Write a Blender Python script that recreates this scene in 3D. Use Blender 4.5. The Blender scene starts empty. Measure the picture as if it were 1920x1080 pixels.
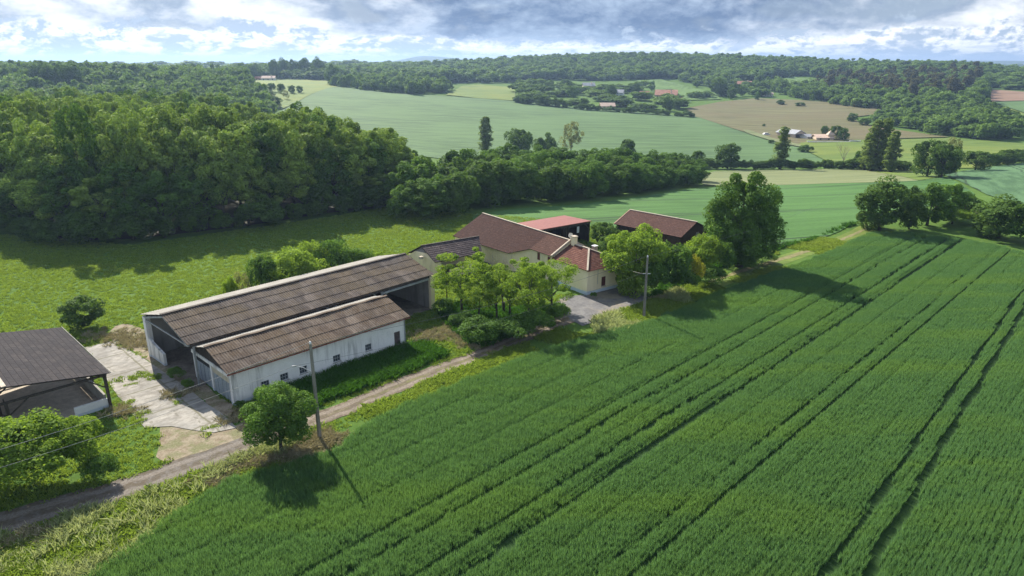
import bpy, bmesh, math, random
import numpy as np
from mathutils import Vector, Matrix
from mathutils.geometry import delaunay_2d_cdt
R = math.radians
random.seed(7); rng = np.random.default_rng(7)
scene = bpy.context.scene
col = scene.collection

# ------------------------------------------------------------------ camera
CAM_H = 28.0; FPX = 1280.0; PITCH = math.atan(425 / 1280)
cam_d = bpy.data.cameras.new('camera'); cam = bpy.data.objects.new('camera', cam_d); col.objects.link(cam)
cam.location = (0, 0, CAM_H); cam.rotation_euler = (math.pi / 2 - PITCH, 0, 0)
cam_d.sensor_width = 36; cam_d.lens = 24.0; cam_d.clip_start = 0.5; cam_d.clip_end = 30000
scene.camera = cam
scene.view_settings.view_transform = 'Standard'; scene.view_settings.look = 'None'
scene.view_settings.gamma = 1; scene.view_settings.exposure = 0.97
scene.cycles.max_bounces = 6; scene.cycles.diffuse_bounces = 3; scene.cycles.glossy_bounces = 2
scene.cycles.transmission_bounces = 4; scene.cycles.volume_bounces = 0; scene.cycles.transparent_max_bounces = 4
scene.cycles.caustics_reflective = False; scene.cycles.caustics_refractive = False

# ------------------------------------------------------------------ sun
SUN_EL, SUN_AZ = 37.0, -31.0          # azimuth from +Y towards +X
to_sun = Vector((math.sin(R(SUN_AZ)) * math.cos(R(SUN_EL)), math.cos(R(SUN_AZ)) * math.cos(R(SUN_EL)), math.sin(R(SUN_EL))))
sd = bpy.data.lights.new('sun', 'SUN'); so = bpy.data.objects.new('sun', sd); col.objects.link(so)
sd.energy = 4.6; sd.angle = R(0.5); sd.color = (1.0, 0.93, 0.80)
so.rotation_euler = to_sun.to_track_quat('Z', 'Y').to_euler(); so.location = (-60, 120, 90)

# ------------------------------------------------------------------ node helper
class NT:
    def __init__(s, tree): s.t = tree; s.n = tree.nodes; s.l = tree.links
    def add(s, typ, ins=None, **kw):
        nd = s.n.new(typ)
        for k, v in kw.items(): setattr(nd, k, v)
        for k, v in (ins or {}).items():
            sock = nd.inputs[k]
            if isinstance(v, bpy.types.NodeSocket): s.l.new(v, sock)
            elif isinstance(v, (tuple, list)) and len(v) == 3 and sock.type == 'RGBA': sock.default_value = (*v, 1)
            else: sock.default_value = v
        return nd
    def math(s, op, a, b=0.0, c=None, clamp=False):
        nd = s.n.new('ShaderNodeMath'); nd.operation = op; nd.use_clamp = clamp
        for i, v in enumerate((a, b) if c is None else (a, b, c)):
            if isinstance(v, bpy.types.NodeSocket): s.l.new(v, nd.inputs[i])
            else: nd.inputs[i].default_value = v
        return nd.outputs[0]
    def mix(s, f, a, b, mode='MIX'):
        nd = s.n.new('ShaderNodeMix'); nd.data_type = 'RGBA'; nd.blend_type = mode
        for i, v in ((0, f), (6, a), (7, b)):
            if isinstance(v, bpy.types.NodeSocket): s.l.new(v, nd.inputs[i])
            elif isinstance(v, (tuple, list)): nd.inputs[i].default_value = (*v[:3], 1)
            else: nd.inputs[i].default_value = v
        return nd.outputs[2]
    def ss(s, v, lo, hi):
        nd = s.n.new('ShaderNodeMapRange'); nd.interpolation_type = 'SMOOTHSTEP'
        s.l.new(v, nd.inputs[0]); nd.inputs[1].default_value = lo; nd.inputs[2].default_value = hi
        return nd.outputs[0]
    def noise(s, vec, scale, detail=4, rough=.55, dist=0.0):
        nd = s.n.new('ShaderNodeTexNoise'); nd.inputs['Scale'].default_value = scale
        nd.inputs['Detail'].default_value = detail; nd.inputs['Roughness'].default_value = rough
        nd.inputs['Distortion'].default_value = dist
        if vec is not None: s.l.new(vec, nd.inputs['Vector'])
        return nd.outputs['Fac']
    def mapping(s, vec, loc=(0, 0, 0), rot=(0, 0, 0), scale=(1, 1, 1)):
        return s.add('ShaderNodeMapping', {'Vector': vec, 'Location': loc, 'Rotation': rot, 'Scale': scale}).outputs[0]

# ------------------------------------------------------------------ sky
world = bpy.data.worlds.new('World'); scene.world = world; world.use_nodes = True
CLD = .78
def build_world():
    w = NT(world.node_tree); w.n.clear()
    sky = w.add('ShaderNodeTexSky', sky_type='NISHITA'); sky.sun_disc = False
    sky.sun_elevation = R(SUN_EL); sky.sun_rotation = R(SUN_AZ); sky.air_density = 1.0; sky.dust_density = 1.0; sky.ozone_density = 1.5
    tc = w.add('ShaderNodeTexCoord').outputs['Generated']
    sp = w.add('ShaderNodeSeparateXYZ', {0: tc})
    x, y, z = sp.outputs
    zc = w.math('MAXIMUM', z, 0.0)
    zz = w.math('ADD', zc, 0.035)
    px = w.math('DIVIDE', x, zz); py = w.math('DIVIDE', y, zz)
    P = w.add('ShaderNodeCombineXYZ', {0: px, 1: py, 2: 0.0}).outputs[0]
    s = w.math('DIVIDE', x, w.math('MAXIMUM', y, 0.15))
    # cloud cells, stretched towards the horizon by the projection
    # screen-free direction coords for billow detail
    D = w.add('ShaderNodeCombineXYZ', {0: w.math('MULTIPLY', s, 1.0), 1: w.math('ADD', w.math('MULTIPLY', zc, 1.2), w.math('MULTIPLY', w.math('LOGARITHM', w.math('ADD', zc, 0.004), 2.718), 0.022)), 2: 0.0}).outputs[0]
    n_big = w.noise(w.mapping(D, (4.4, 0.4, 0), (0, 0, 0), (1, 1.6, 1)), 5.5, 5, .55, .2)
    n_det = w.noise(w.mapping(D, (0.7, 0.2, 0), (0, 0, 0), (1, 1.25, 1)), 12.5, 10, .60, .25)
    n_fin = w.noise(w.mapping(D, (1.9, 5.2, 0), (0, 0, 0), (1, 1.3, 1)), 60.0, 8, .65, .15)
    # the same billows sampled a little towards the sun: their difference models lit and shaded sides
    n_up = w.noise(w.mapping(D, (0.7+.006, 0.2-.014, 0), (0, 0, 0), (1, 1.25, 1)), 12.5, 10, .60, .25)
    rel = w.math('SUBTRACT', n_det, n_up)
    # upper dark deck with a ragged lower edge; it hangs lowest near the middle of the view
    rag = w.math('ADD', w.math('MULTIPLY', w.math('SUBTRACT', n_det, .5), .085), w.math('MULTIPLY', w.math('SUBTRACT', n_fin, .5), .020))
    cx = w.math('ABSOLUTE', w.math('SUBTRACT', s, .10))
    low = w.math('ADD', zc, w.math('SUBTRACT', rag, w.math('MULTIPLY', w.ss(cx, .16, .50), .012)))
    deck = w.ss(low, .026, .034)
    core = w.math('SUBTRACT', 1.0, w.ss(w.math('ADD', cx, w.math('MULTIPLY', w.math('SUBTRACT', n_big, .5), .5)), .12, .42))
    bil = w.math('ADD', w.math('MULTIPLY', n_det, .62), w.math('MULTIPLY', n_fin, .38))
    bright = w.math('ADD', w.ss(bil, .44, .56), w.math('MULTIPLY', rel, 4.5), clamp=True)
    c_low = w.mix(bright, (.34, .41, .51), (.95, .94, .92))
    n_str = w.noise(w.mapping(D, (2.9, 1.2, 0), (0, 0, 0), (.45, 3.2, 1)), 14.0, 6, .6, .1)
    c_low = w.mix(w.math('MULTIPLY', w.ss(n_str, .52, .64), .5), c_low, (.33, .40, .50))
    dk = w.math('ADD', w.ss(w.math('ADD', w.math('MULTIPLY', n_big, .6), w.math('MULTIPLY', bil, .4)), .40, .60), w.math('MULTIPLY', rel, 2.0), clamp=True)
    c_deck_d = w.mix(dk, (.075, .125, .23), (.29, .37, .49))
    c_deck_l = w.mix(w.math('ADD', w.math('MULTIPLY', w.ss(n_big, .40, .60), .6), w.math('MULTIPLY', dk, .4), clamp=True), (.22, .28, .37), (.82, .83, .84))
    c_deck = w.mix(core, c_deck_l, c_deck_d)
    cc = w.mix(deck, c_low, c_deck)
    cc = w.mix(w.math('MULTIPLY', w.math('SUBTRACT', 1.0, w.ss(zc, .0, .010)), .85), cc, (.62, .71, .80))
    cc = w.mix(1.0, cc, (CLD, CLD, CLD), 'MULTIPLY')
    gap = w.math('MULTIPLY', w.ss(w.math('SUBTRACT', 1.0, n_big), .56, .64), w.ss(zc, .02, .05))
    bsky = w.add('ShaderNodeBackground', {'Color': sky.outputs[0], 'Strength': 0.10})
    # higher up (never in the picture) the cloud is evenly broken
    hi = w.ss(zc, .12, .35)
    cc = w.mix(hi, cc, (.30, .34, .40))
    bcl = w.add('ShaderNodeBackground', {'Color': cc, 'Strength': 1.0})
    f = w.math('SUBTRACT', 1.0, w.math('MULTIPLY', gap, .10))
    f = w.math('MULTIPLY', f, w.math('SUBTRACT', 1.0, w.math('MULTIPLY', hi, .45)))
    mx = w.add('ShaderNodeMixShader', {0: f, 1: bsky.outputs[0], 2: bcl.outputs[0]})
    out = w.add('ShaderNodeOutputWorld'); w.l.new(mx.outputs[0], out.inputs[0])
build_world()

# ------------------------------------------------------------------ terrain
_s = np.array([-1.0, -.75, -.375, 0, .375, .75, 1.0])
_rows = [
 (0, [0]*7), (105, [0]*7), (122, [0]*7),
 (140, [-.3, -.3, -.3, -.7, -1.2, -1.2, -1.2]),
 (160, [-.5, -.5, -1, -2, -3, -2.6, -2.6]),
 (205, [-1, -1, -2, -6, -7.9, -5, -5]),
 (250, [-1, -1, -3, -10, -12, -8.5, -8.5]),
 (300, [0, 0, -3.5, -13, -14.5, -12, -12]),
 (360, [2, 2, -2.5, -11, -15, -13, -13]),
 (430, [7, 7, 0, -8, -13.7, -11, -11]),
 (520, [12, 12, 4, -4, -11, -6, -6]),
 (620, [15, 15, 8, .5, -8, -1, -3]),
 (750, [15, 15, 11, 4, -3, 3, 0]),
 (900, [12, 13, 12, 6, 6, 2, -4]),
 (1100, [8, 10, 8, 12, 13, 0, -10]),
 (1400, [6, 6, 6, 10, 12, -6, -14]),
 (1800, [2, 2, 0, -5, -2, -12, -18]),
 (2500, [0, -2, -8, -10, -10, -16, -20]),
 (4000, [-5, -5, -10, -12, -12, -20, -22]),
 (7000, [-5, -5, -8, -8, -8, -8, -8]),
 (14000, [0]*7)]
_ry = np.array([r[0] for r in _rows], float); _rz = np.array([r[1] for r in _rows], float)
_NT, _NS = 500, 121
_tl = np.linspace(math.log(60), math.log(14060), _NT)
_yy = np.exp(_tl) - 60
_sf = np.linspace(-1.0, 1.0, _NS)
_tab = np.stack([np.interp(_yy, _ry, _rz[:, j]) for j in range(7)], 1)
_tab = np.stack([np.interp(_sf, _s, _tab[i]) for i in range(_NT)], 0)
def _smooth(a, k, ax):
    w = np.exp(-np.linspace(-2, 2, 2*k+1)**2); w /= w.sum()
    p = np.pad(a, [(k, k) if i == ax else (0, 0) for i in range(2)], mode='edge')
    return sum(wi * np.take(p, range(j, j + a.shape[ax]), axis=ax) for j, wi in enumerate(w))
_tab = _smooth(_smooth(_tab, 6, 0), 10, 1)
_tab *= np.clip((_yy - 118) / 20, 0, 1)[:, None]
def hz(x, y):
    x = np.asarray(x, float); y = np.asarray(y, float)
    yc = np.clip(y, 0, 13900)
    s = np.clip(x / (yc + 1e-3), -1, 1)
    s = np.where(yc < 5, 0, s)
    ti = (np.log(yc + 60) - _tl[0]) / (_tl[1] - _tl[0]); si = (s + 1) / 2 * (_NS - 1)
    i = np.clip(ti.astype(int), 0, _NT - 2); j = np.clip(si.astype(int), 0, _NS - 2)
    a = ti - i; b = si - j
    z = (_tab[i, j]*(1-a)*(1-b) + _tab[i+1, j]*a*(1-b) + _tab[i, j+1]*(1-a)*b + _tab[i+1, j+1]*a*b)
    # distant hills
    z = z + 52*np.exp(-((x+690)/190)**2 - ((y-5600)/500)**2) + 36*np.exp(-((x+430)/200)**2 - ((y-5700)/500)**2)
    z = z + 26*np.exp(-((x+700)/900)**2 - ((y-5200)/500)**2)
    z = z + 46*np.exp(-((x-3500)/2300)**2 - ((y-5600)/600)**2) + 20*np.exp(-((x-2600)/1100)**2 - ((y-3300)/400)**2)
    z = z + 16*np.exp(-((x+2800)/900)**2 - ((y-3300)/500)**2)
    # wooded hill right of the middle
    z = z + 17*np.exp(-((x-200)/300)**2 - ((y-1150)/200)**2)
    z = z + 11*np.exp(-((x-620)/200)**2 - ((y-950)/170)**2) + 6*np.exp(-((x+260)/130)**2 - ((y-520)/90)**2)
    z = z + np.clip((y-140)/200, 0, 1) * (.35*np.sin(x/37+1)*np.sin(y/45) )
    return z
def hz1(x, y): return float(hz(np.array([x]), np.array([y]))[0])
_c, _sn = math.cos(PITCH), math.sin(PITCH)
def ray(u, v):
    a = (u-960)/FPX; b = (v-540)/FPX
    return np.array([a, _c - b*_sn, -(_sn + b*_c)])
_tt = np.concatenate([np.arange(20, 400, 1.0), np.geomspace(400, 13000, 1500)])
def W(u, v, z=None):
    """ground point seen in the direction of a photo pixel (1920 px wide), or the point at height z"""
    d = ray(u, v); d = d / d[1]
    if z is not None:
        t = (z - CAM_H) / d[2]; return np.array([d[0]*t, t, z])
    px, py, pz = d[0]*_tt, _tt, CAM_H + d[2]*_tt
    g = hz(px, py); k = np.argmax(pz < g)
    if pz[k] >= g[k]: k = len(_tt) - 1
    if k > 0:
        f0, f1 = pz[k-1]-g[k-1], pz[k]-g[k]; w = f0/(f0-f1+1e-9); t = _tt[k-1] + w*(_tt[k]-_tt[k-1])
    else: t = _tt[k]
    x, y = d[0]*t, t
    return np.array([x, y, hz1(x, y)])
def at_dist(u, y):
    """x on azimuth of photo column u at forward distance y (ground about eye level slope)"""
    return (u-960)/FPX * (y*_c + CAM_H*_sn)

# ------------------------------------------------------------------ object helpers
def tag(o, label=None, cat=None, group=None, kind=None):
    if label: o['label'] = label
    if cat: o['category'] = cat
    if group: o['group'] = group
    if kind: o['kind'] = kind
    return o
def empty(name, loc, rz=0):
    o = bpy.data.objects.new(name, None); col.objects.link(o)
    o.location = loc; o.rotation_euler = (0, 0, rz); o.empty_display_size = .5
    return o
class MB:
    """collects world-space (or local) shapes for one mesh object"""
    def __init__(s): s.v = []; s.f = []; s.uv = {}
    def poly(s, pts, uvs=None):
        i = len(s.v); s.v += [tuple(p) for p in pts]; s.f.append(tuple(range(i, i+len(pts))))
        if uvs: s.uv[len(s.f)-1] = uvs
    def hexa(s, b, t):
        """b, t: 4 bottom and 4 top points (ccw from above)"""
        i = len(s.v); s.v += [tuple(p) for p in list(b)+list(t)]
        for q in ((3,2,1,0),(4,5,6,7),(0,1,5,4),(1,2,6,5),(2,3,7,6),(3,0,4,7)): s.f.append(tuple(i+k for k in q))
    def box(s, F, a0, a1, b0, b1, z0, z1):
        s.hexa([F(a0,b0,z0),F(a1,b0,z0),F(a1,b1,z0),F(a0,b1,z0)], [F(a0,b0,z1),F(a1,b0,z1),F(a1,b1,z1),F(a0,b1,z1)])
    def prism(s, pts, off):
        n = len(pts); i = len(s.v); o = Vector(off)
        s.v += [tuple(p) for p in pts] + [tuple(Vector(p)+o) for p in pts]
        s.f.append(tuple(range(i, i+n))); s.f.append(tuple(reversed(range(i+n, i+2*n))))
        for k in range(n):
            k2 = (k+1) % n; s.f.append((i+k2, i+k, i+n+k, i+n+k2))
    def bar(s, p, q, w, h=None):
        p, q = Vector(p), Vector(q); h = h or w; d = (q-p).normalized()
        sdv = d.cross(Vector((0,0,1)));
        if sdv.length < 1e-3: sdv = Vector((1,0,0))
        sdv.normalize(); up = sdv.cross(d).normalized()
        c = [(-1,-1),(1,-1),(1,1),(-1,1)]
        s.hexa([p+sdv*a*w/2+up*b*h/2 for a,b in c], [q+sdv*a*w/2+up*b*h/2 for a,b in c])
    def tube(s, pts, rad, n=6, cap=True):
        rings = []
        for k, p in enumerate(pts):
            p = Vector(p); a = Vector(pts[max(k-1,0)]); b = Vector(pts[min(k+1,len(pts)-1)]); d = (b-a).normalized()
            x = d.cross(Vector((0,0,1)));
            if x.length < 1e-3: x = d.cross(Vector((0,1,0)))
            x.normalize(); y = d.cross(x); r = rad[k] if isinstance(rad,(list,tuple)) else rad
            i = len(s.v); rings.append(i)
            s.v += [tuple(p + x*math.cos(2*math.pi*j/n)*r + y*math.sin(2*math.pi*j/n)*r) for j in range(n)]
        for a, b in zip(rings, rings[1:]):
            for j in range(n): s.f.append((a+j, a+(j+1)%n, b+(j+1)%n, b+j))
        if cap: s.f.append(tuple(rings[0]+j for j in reversed(range(n)))); s.f.append(tuple(rings[-1]+j for j in range(n)))
    def mesh(s, name, mat=None, smooth=False):
        m = bpy.data.meshes.new(name); m.from_pydata(s.v, [], s.f)
        if s.uv:
            uvl = m.uv_layers.new(name='UVMap')
            for fi, uvs in s.uv.items():
                for k, li in enumerate(m.polygons[fi].loop_indices): uvl.data[li].uv = uvs[k]
        if mat: m.materials.append(mat)
        if smooth: m.polygons.foreach_set('use_smooth', [True]*len(m.polygons))
        m.update(); return m
    def build(s, name, mat, parent=None, smooth=False, local=None):
        o = bpy.data.objects.new(name, s.mesh(name, mat, smooth)); col.objects.link(o)
        if parent is not None:
            o.parent = parent
            if local is None:      # shapes were given in world space
                o.matrix_parent_inverse = Matrix.LocRotScale(parent.location, parent.rotation_euler, parent.scale).inverted()
        return o
class Frame:
    def __init__(s, x, y, deg, z=0.0):
        s.o = (x, y); s.z = z; s.deg = deg; a = R(deg); s.e1 = (math.cos(a), math.sin(a)); s.e2 = (-math.sin(a), math.cos(a))
    def __call__(s, a, b, z):
        return Vector((s.o[0]+s.e1[0]*a+s.e2[0]*b, s.o[1]+s.e1[1]*a+s.e2[1]*b, s.z+z))
def fast_mesh(name, V, F4, mat=None, tint=None, smooth=False):
    m = bpy.data.meshes.new(name); nV, nF = len(V), len(F4); k = F4.shape[1]
    m.vertices.add(nV); m.vertices.foreach_set('co', V.astype(np.float32).ravel())
    m.loops.add(nF*k); m.loops.foreach_set('vertex_index', F4.astype(np.int32).ravel())
    m.polygons.add(nF); m.polygons.foreach_set('loop_start', np.arange(0, nF*k, k, dtype=np.int32))
    m.polygons.foreach_set('loop_total', np.full(nF, k, dtype=np.int32))
    if smooth: m.polygons.foreach_set('use_smooth', np.ones(nF, dtype=bool))
    if tint is not None:
        at = m.attributes.new('tint', 'FLOAT', 'FACE'); at.data.foreach_set('value', tint.astype(np.float32))
    if mat: m.materials.append(mat)
    m.update(calc_edges=True); return m

# ------------------------------------------------------------------ materials
def new_mat(name):
    m = bpy.data.materials.new(name); m.use_nodes = True; w = NT(m.node_tree); w.n.clear()
    out = w.add('ShaderNodeOutputMaterial'); return m, w, out
def finish(w, out, colr, rough=.8, bump=None, bstr=.3, bdist=.05, spec=.3, metal=0.0):
    ins = {'Base Color': colr, 'Roughness': rough, 'Specular IOR Level': spec, 'Metallic': metal}
    if bump is not None:
        ins['Normal'] = w.add('ShaderNodeBump', {'Height': bump, 'Strength': bstr, 'Distance': bdist}).outputs[0]
    b = w.add('ShaderNodeBsdfPrincipled', ins); w.l.new(b.outputs[0], out.inputs[0])
def obj_co(w): return w.add('ShaderNodeTexCoord').outputs['Object']
def mat_simple(name, c1, c2, scale=1.0, rough=.8, bstr=.3, bd=.03, stretch=(1,1,1), c3=None, s3=.15, lo=.35, hi=.65, spec=.3, metal=0.0):
    m, w, out = new_mat(name); co = obj_co(w)
    n = w.noise(w.mapping(co, scale=stretch), scale, 6, .6); f = w.ss(n, lo, hi)
    c = w.mix(f, c1, c2)
    if c3 is not None: c = w.mix(w.ss(w.noise(co, s3, 4, .6), .45, .62), c, c3)
    n2 = w.noise(co, scale*5, 4, .6)
    c = w.mix(.25, c, w.mix(w.ss(n2, .3, .7), tuple(x*.5 for x in c1), tuple(min(1, x*1.3) for x in c2)))
    finish(w, out, c, rough, n2, bstr, bd, spec, metal); return m
def mat_leaf(name, dark, light, trans=.35, hue_obj=.5, patch=None):
    m, w, out = new_mat(name)
    t = w.add('ShaderNodeAttribute', attribute_name='tint').outputs['Fac']
    r = w.add('ShaderNodeObjectInfo').outputs['Random']
    f = w.math('ADD', w.math('MULTIPLY', t, 1-hue_obj*.5), w.math('MULTIPLY', r, hue_obj*.5), clamp=True)
    c = w.mix(f, dark, light)
    if patch:
        pc, sc_, rot, lo, hi, am = patch
        pos = w.add('ShaderNodeNewGeometry').outputs['Position']
        pn = w.noise(w.mapping(pos, rot=(0, 0, -R(rot)), scale=sc_), 1.0, 5, .6)
        c = w.mix(w.math('MULTIPLY', w.ss(pn, lo, hi), am), c, w.mix(f, tuple(x*.5 for x in pc), pc))
    d = w.add('ShaderNodeBsdfPrincipled', {'Base Color': c, 'Roughness': .7, 'Specular IOR Level': .08})
    tc = w.mix(.5, c, (light[0]*1.5, light[1]*1.5, light[2]*.6))
    tr = w.add('ShaderNodeBsdfTranslucent', {'Color': tc})
    mx = w.add('ShaderNodeMixShader', {0: trans, 1: d.outputs[0], 2: tr.outputs[0]})
    w.l.new(mx.outputs[0], out.inputs[0]); return m
M = {}
M['oak'] = mat_leaf('oak_leaves', (.028,.066,.020), (.150,.255,.050), .30)
M['mid'] = mat_leaf('mid_green_leaves', (.026,.070,.018), (.165,.295,.048), .27)
M['lime'] = mat_leaf('lime_green_leaves', (.050,.120,.016), (.300,.430,.060), .42)
M['robinia'] = mat_leaf('robinia_leaves', (.028,.076,.024), (.370,.510,.090), .17)
M['dark'] = mat_leaf('dark_evergreen_leaves', (.012,.030,.012), (.050,.095,.030), .25)
M['pale'] = mat_leaf('pale_young_leaves', (.10,.12,.045), (.27,.29,.13), .4)
M['yellow'] = mat_leaf('yellow_blossom_leaves', (.12,.17,.02), (.40,.38,.04), .35)
M['poplar'] = mat_leaf('poplar_leaves', (.060,.105,.032), (.26,.35,.10), .45)
M['pine'] = mat_leaf('pine_needles', (.050,.058,.028), (.140,.140,.065), .35)
M['far_wood'] = mat_leaf('far_wood_leaves', (.030,.078,.026), (.215,.335,.075), .28, .9)
M['bark'] = mat_simple('bark', (.035,.032,.024), (.09,.085,.065), 3, .9, .5, .03, (1,1,.2))
M['wheat'] = mat_leaf('wheat_leaves', (.038,.120,.050), (.190,.350,.140), .34, .35, ((.27,.43,.09), (.035,.20,.1), 45, .44, .68, .6))
M['grass'] = mat_leaf('grass_leaves', (.080,.150,.022), (.290,.395,.075), .4, .6, ((.33,.39,.10), (.07,.07,.1), 0, .48, .68, .5))
M['lushgrass'] = mat_leaf('lush_grass_leaves', (.022,.085,.012), (.085,.210,.028), .35, .6)
M['drygrass'] = mat_leaf('dry_grass_leaves', (.28,.25,.15), (.52,.46,.30), .12, .6)
M['flower'] = mat_leaf('white_umbel_flowers', (.16,.24,.07), (.52,.56,.34), .3, .6)

def wheat_axis(w, co):
    """coordinate across the drilling direction (45 degrees), metres"""
    sp = w.add('ShaderNodeSeparateXYZ', {0: co})
    return w.math('MULTIPLY', w.math('SUBTRACT', sp.outputs[0], sp.outputs[1]), .7071), sp
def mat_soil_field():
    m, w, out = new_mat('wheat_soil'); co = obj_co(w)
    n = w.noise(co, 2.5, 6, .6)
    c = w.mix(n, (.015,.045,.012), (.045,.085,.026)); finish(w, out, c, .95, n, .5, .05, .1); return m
def mat_crop(name, c1, c2, deg, tram=24.0, phase=0.0, rough=.85, tram_on=1.0, c3=None):
    """far crop: soft drill streaks plus paired wheel tracks"""
    m, w, out = new_mat(name); co = obj_co(w)
    rc = w.mapping(co, rot=(0, 0, -R(deg)))
    st = w.noise(w.mapping(rc, scale=(.012, .35, 1)), 1.0, 5, .65)
    big = w.noise(co, .018, 4, .5)
    c = w.mix(w.ss(st, .36, .64), tuple(x*.86 for x in c1), tuple(x*1.08 for x in c2))
    c = w.mix(w.math('MULTIPLY', w.ss(big, .4, .62), .6), c, c3 or tuple(x*1.15 for x in c2))
    fine = w.noise(co, 1.3, 4, .7)
    c = w.mix(w.math('MULTIPLY', fine, .5), c, tuple(x*.45 for x in c1))
    if tram_on:
        sp = w.add('ShaderNodeSeparateXYZ', {0: rc}); yy = w.math('ADD', sp.outputs[1], phase + 5000)
        wob = w.math('MULTIPLY', w.noise(w.mapping(rc, scale=(.01, .004, 1)), 1.0, 2), 5)
        md = w.math('MODULO', w.math('ADD', yy, wob), tram)
        d = w.math('ABSOLUTE', w.math('SUBTRACT', w.math('ABSOLUTE', w.math('SUBTRACT', md, tram/2)), 1.0))
        f = w.math('MULTIPLY', w.math('SUBTRACT', 1.0, w.ss(d, .15, .45)), tram_on)
        c = w.mix(f, c, (.030,.055,.025))
    finish(w, out, c, rough, fine, .6, .3, .15); return m
M['soil'] = mat_soil_field()
M['crop_mid'] = mat_crop('mid_crop', (.055,.135,.032), (.090,.195,.050), 16, 24, 6)
M['crop_far'] = mat_crop('far_crop', (.075,.145,.052), (.115,.20,.072), 8, 26, 0, tram_on=.35)
M['crop_right'] = mat_crop('right_crop', (.07,.150,.065), (.105,.20,.09), 62, 22, 3, tram_on=.9)
M['fallow'] = mat_crop('fallow', (.16,.20,.085), (.24,.26,.125), 12, 24, 0, tram_on=0, c3=(.20,.23,.10))
M['tilled'] = mat_crop('tilled', (.135,.130,.056), (.195,.185,.085), 172, 24, 0, tram_on=0, c3=(.175,.14,.075))
M['brown_till'] = mat_crop('brown_till', (.24,.15,.10), (.30,.20,.14), 172, 24, 0, tram_on=0)
M['hay'] = mat_crop('hay_meadow', (.11,.18,.035), (.17,.235,.045), 10, 24, 0, tram_on=0, c3=(.22,.25,.04))
M['vine'] = mat_crop('vineyard_rows', (.085,.16,.035), (.13,.22,.055), 70, 24, 0, tram_on=0)

def mat_ground():
    m, w, out = new_mat('ground_meadow'); co = obj_co(w)
    n1 = w.noise(co, .035, 5, .6); n2 = w.noise(co, .5, 6, .65); n3 = w.noise(co, 4.0, 5, .7)
    c = w.mix(w.ss(n1, .35, .65), (.062,.130,.020), (.098,.180,.030))
    c = w.mix(w.math('MULTIPLY', w.ss(n2, .35, .7), .6), c, (.135,.205,.042))
    c = w.mix(w.math('MULTIPLY', w.ss(n3, .3, .7), .45), c, (.035,.080,.012))
    # beyond a kilometre the land is mostly wood with fields between
    sp = w.add('ShaderNodeSeparateXYZ', {0: co})
    far = w.ss(sp.outputs[1], 850, 1150)
    v = w.noise(w.mapping(co, scale=(.0016, .0045, 1)), 1.0, 4, .6)
    vor = w.add('ShaderNodeTexVoronoi', {'Vector': w.mapping(co, scale=(.0022, .0011, 1)), 'Scale': 1.0}).outputs['Color']
    fieldc = w.mix(w.add('ShaderNodeSeparateColor', {0: vor}).outputs[0], (.10,.17,.05), (.24,.22,.12))
    fc = w.mix(w.ss(v, .56, .60), (.030,.062,.022), fieldc)
    c = w.mix(far, c, fc)
    finish(w, out, c, .95, n3, .5, .1, .1); return m
M['ground'] = mat_ground()
def mat_road():
    m, w, out = new_mat('gravel_track'); co = obj_co(w)
    n1 = w.noise(co, .5, 6, .65); n2 = w.noise(co, 7, 6, .7)
    rc = w.mapping(co, rot=(0, 0, -R(44)))
    st = w.noise(w.mapping(rc, scale=(.10, 2.2, 1)), 1.0, 5, .65)
    c = w.mix(w.ss(n1, .35, .65), (.165,.130,.100), (.29,.235,.18))
    sp = w.add('ShaderNodeSeparateXYZ', {0: co})
    left = w.math('SUBTRACT', 1.0, w.ss(sp.outputs[0], -22, -16))
    c = w.mix(w.math('MULTIPLY', left, .8), c, w.mix(n1, (.115,.110,.108), (.21,.20,.195)))
    c = w.mix(w.math('MULTIPLY', w.ss(st, .5, .66), .5), c, (.17,.125,.085))
    u0 = w.add('ShaderNodeUVMap').outputs[0]; uz = w.add('ShaderNodeSeparateXYZ', {0: u0}).outputs[0]
    n4 = w.noise(co, 1.6, 5, .65)
    uw = w.math('ADD', uz, w.math('MULTIPLY', w.math('SUBTRACT', n1, .5), .12))
    rut = w.math('MAXIMUM', w.math('SUBTRACT', 1.0, w.ss(w.math('ABSOLUTE', w.math('SUBTRACT', uw, .27)), .05, .15)), w.math('SUBTRACT', 1.0, w.ss(w.math('ABSOLUTE', w.math('SUBTRACT', uw, .76)), .05, .15)))
    c = w.mix(w.math('MULTIPLY', w.math('SUBTRACT', 1.0, rut), w.math('MULTIPLY', w.ss(n4, .35, .6), .8)), c, (.10,.078,.048))
    c = w.mix(w.math('MULTIPLY', rut, .45), c, w.mix(n4, (.22,.19,.16), (.36,.31,.26)))
    # grass down the middle of the track further on
    u = w.add('ShaderNodeUVMap').outputs[0]; us = w.add('ShaderNodeSeparateXYZ', {0: u})
    mid = w.math('SUBTRACT', 1.0, w.ss(w.math('ABSOLUTE', w.math('SUBTRACT', us.outputs[0], .52)), .03, .14))
    g = w.math('MULTIPLY', w.math('MULTIPLY', mid, w.ss(n1, .40, .6)), w.ss(sp.outputs[0], -17, -12))
    c = w.mix(w.math('MULTIPLY', g, .75), c, (.16,.17,.05))
    c = w.mix(w.math('MULTIPLY', w.ss(n2, .35, .65), .6), c, (.085,.068,.050))
    finish(w, out, c, .9, n2, .8, .05, .2); return m
M['road'] = mat_road()
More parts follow.
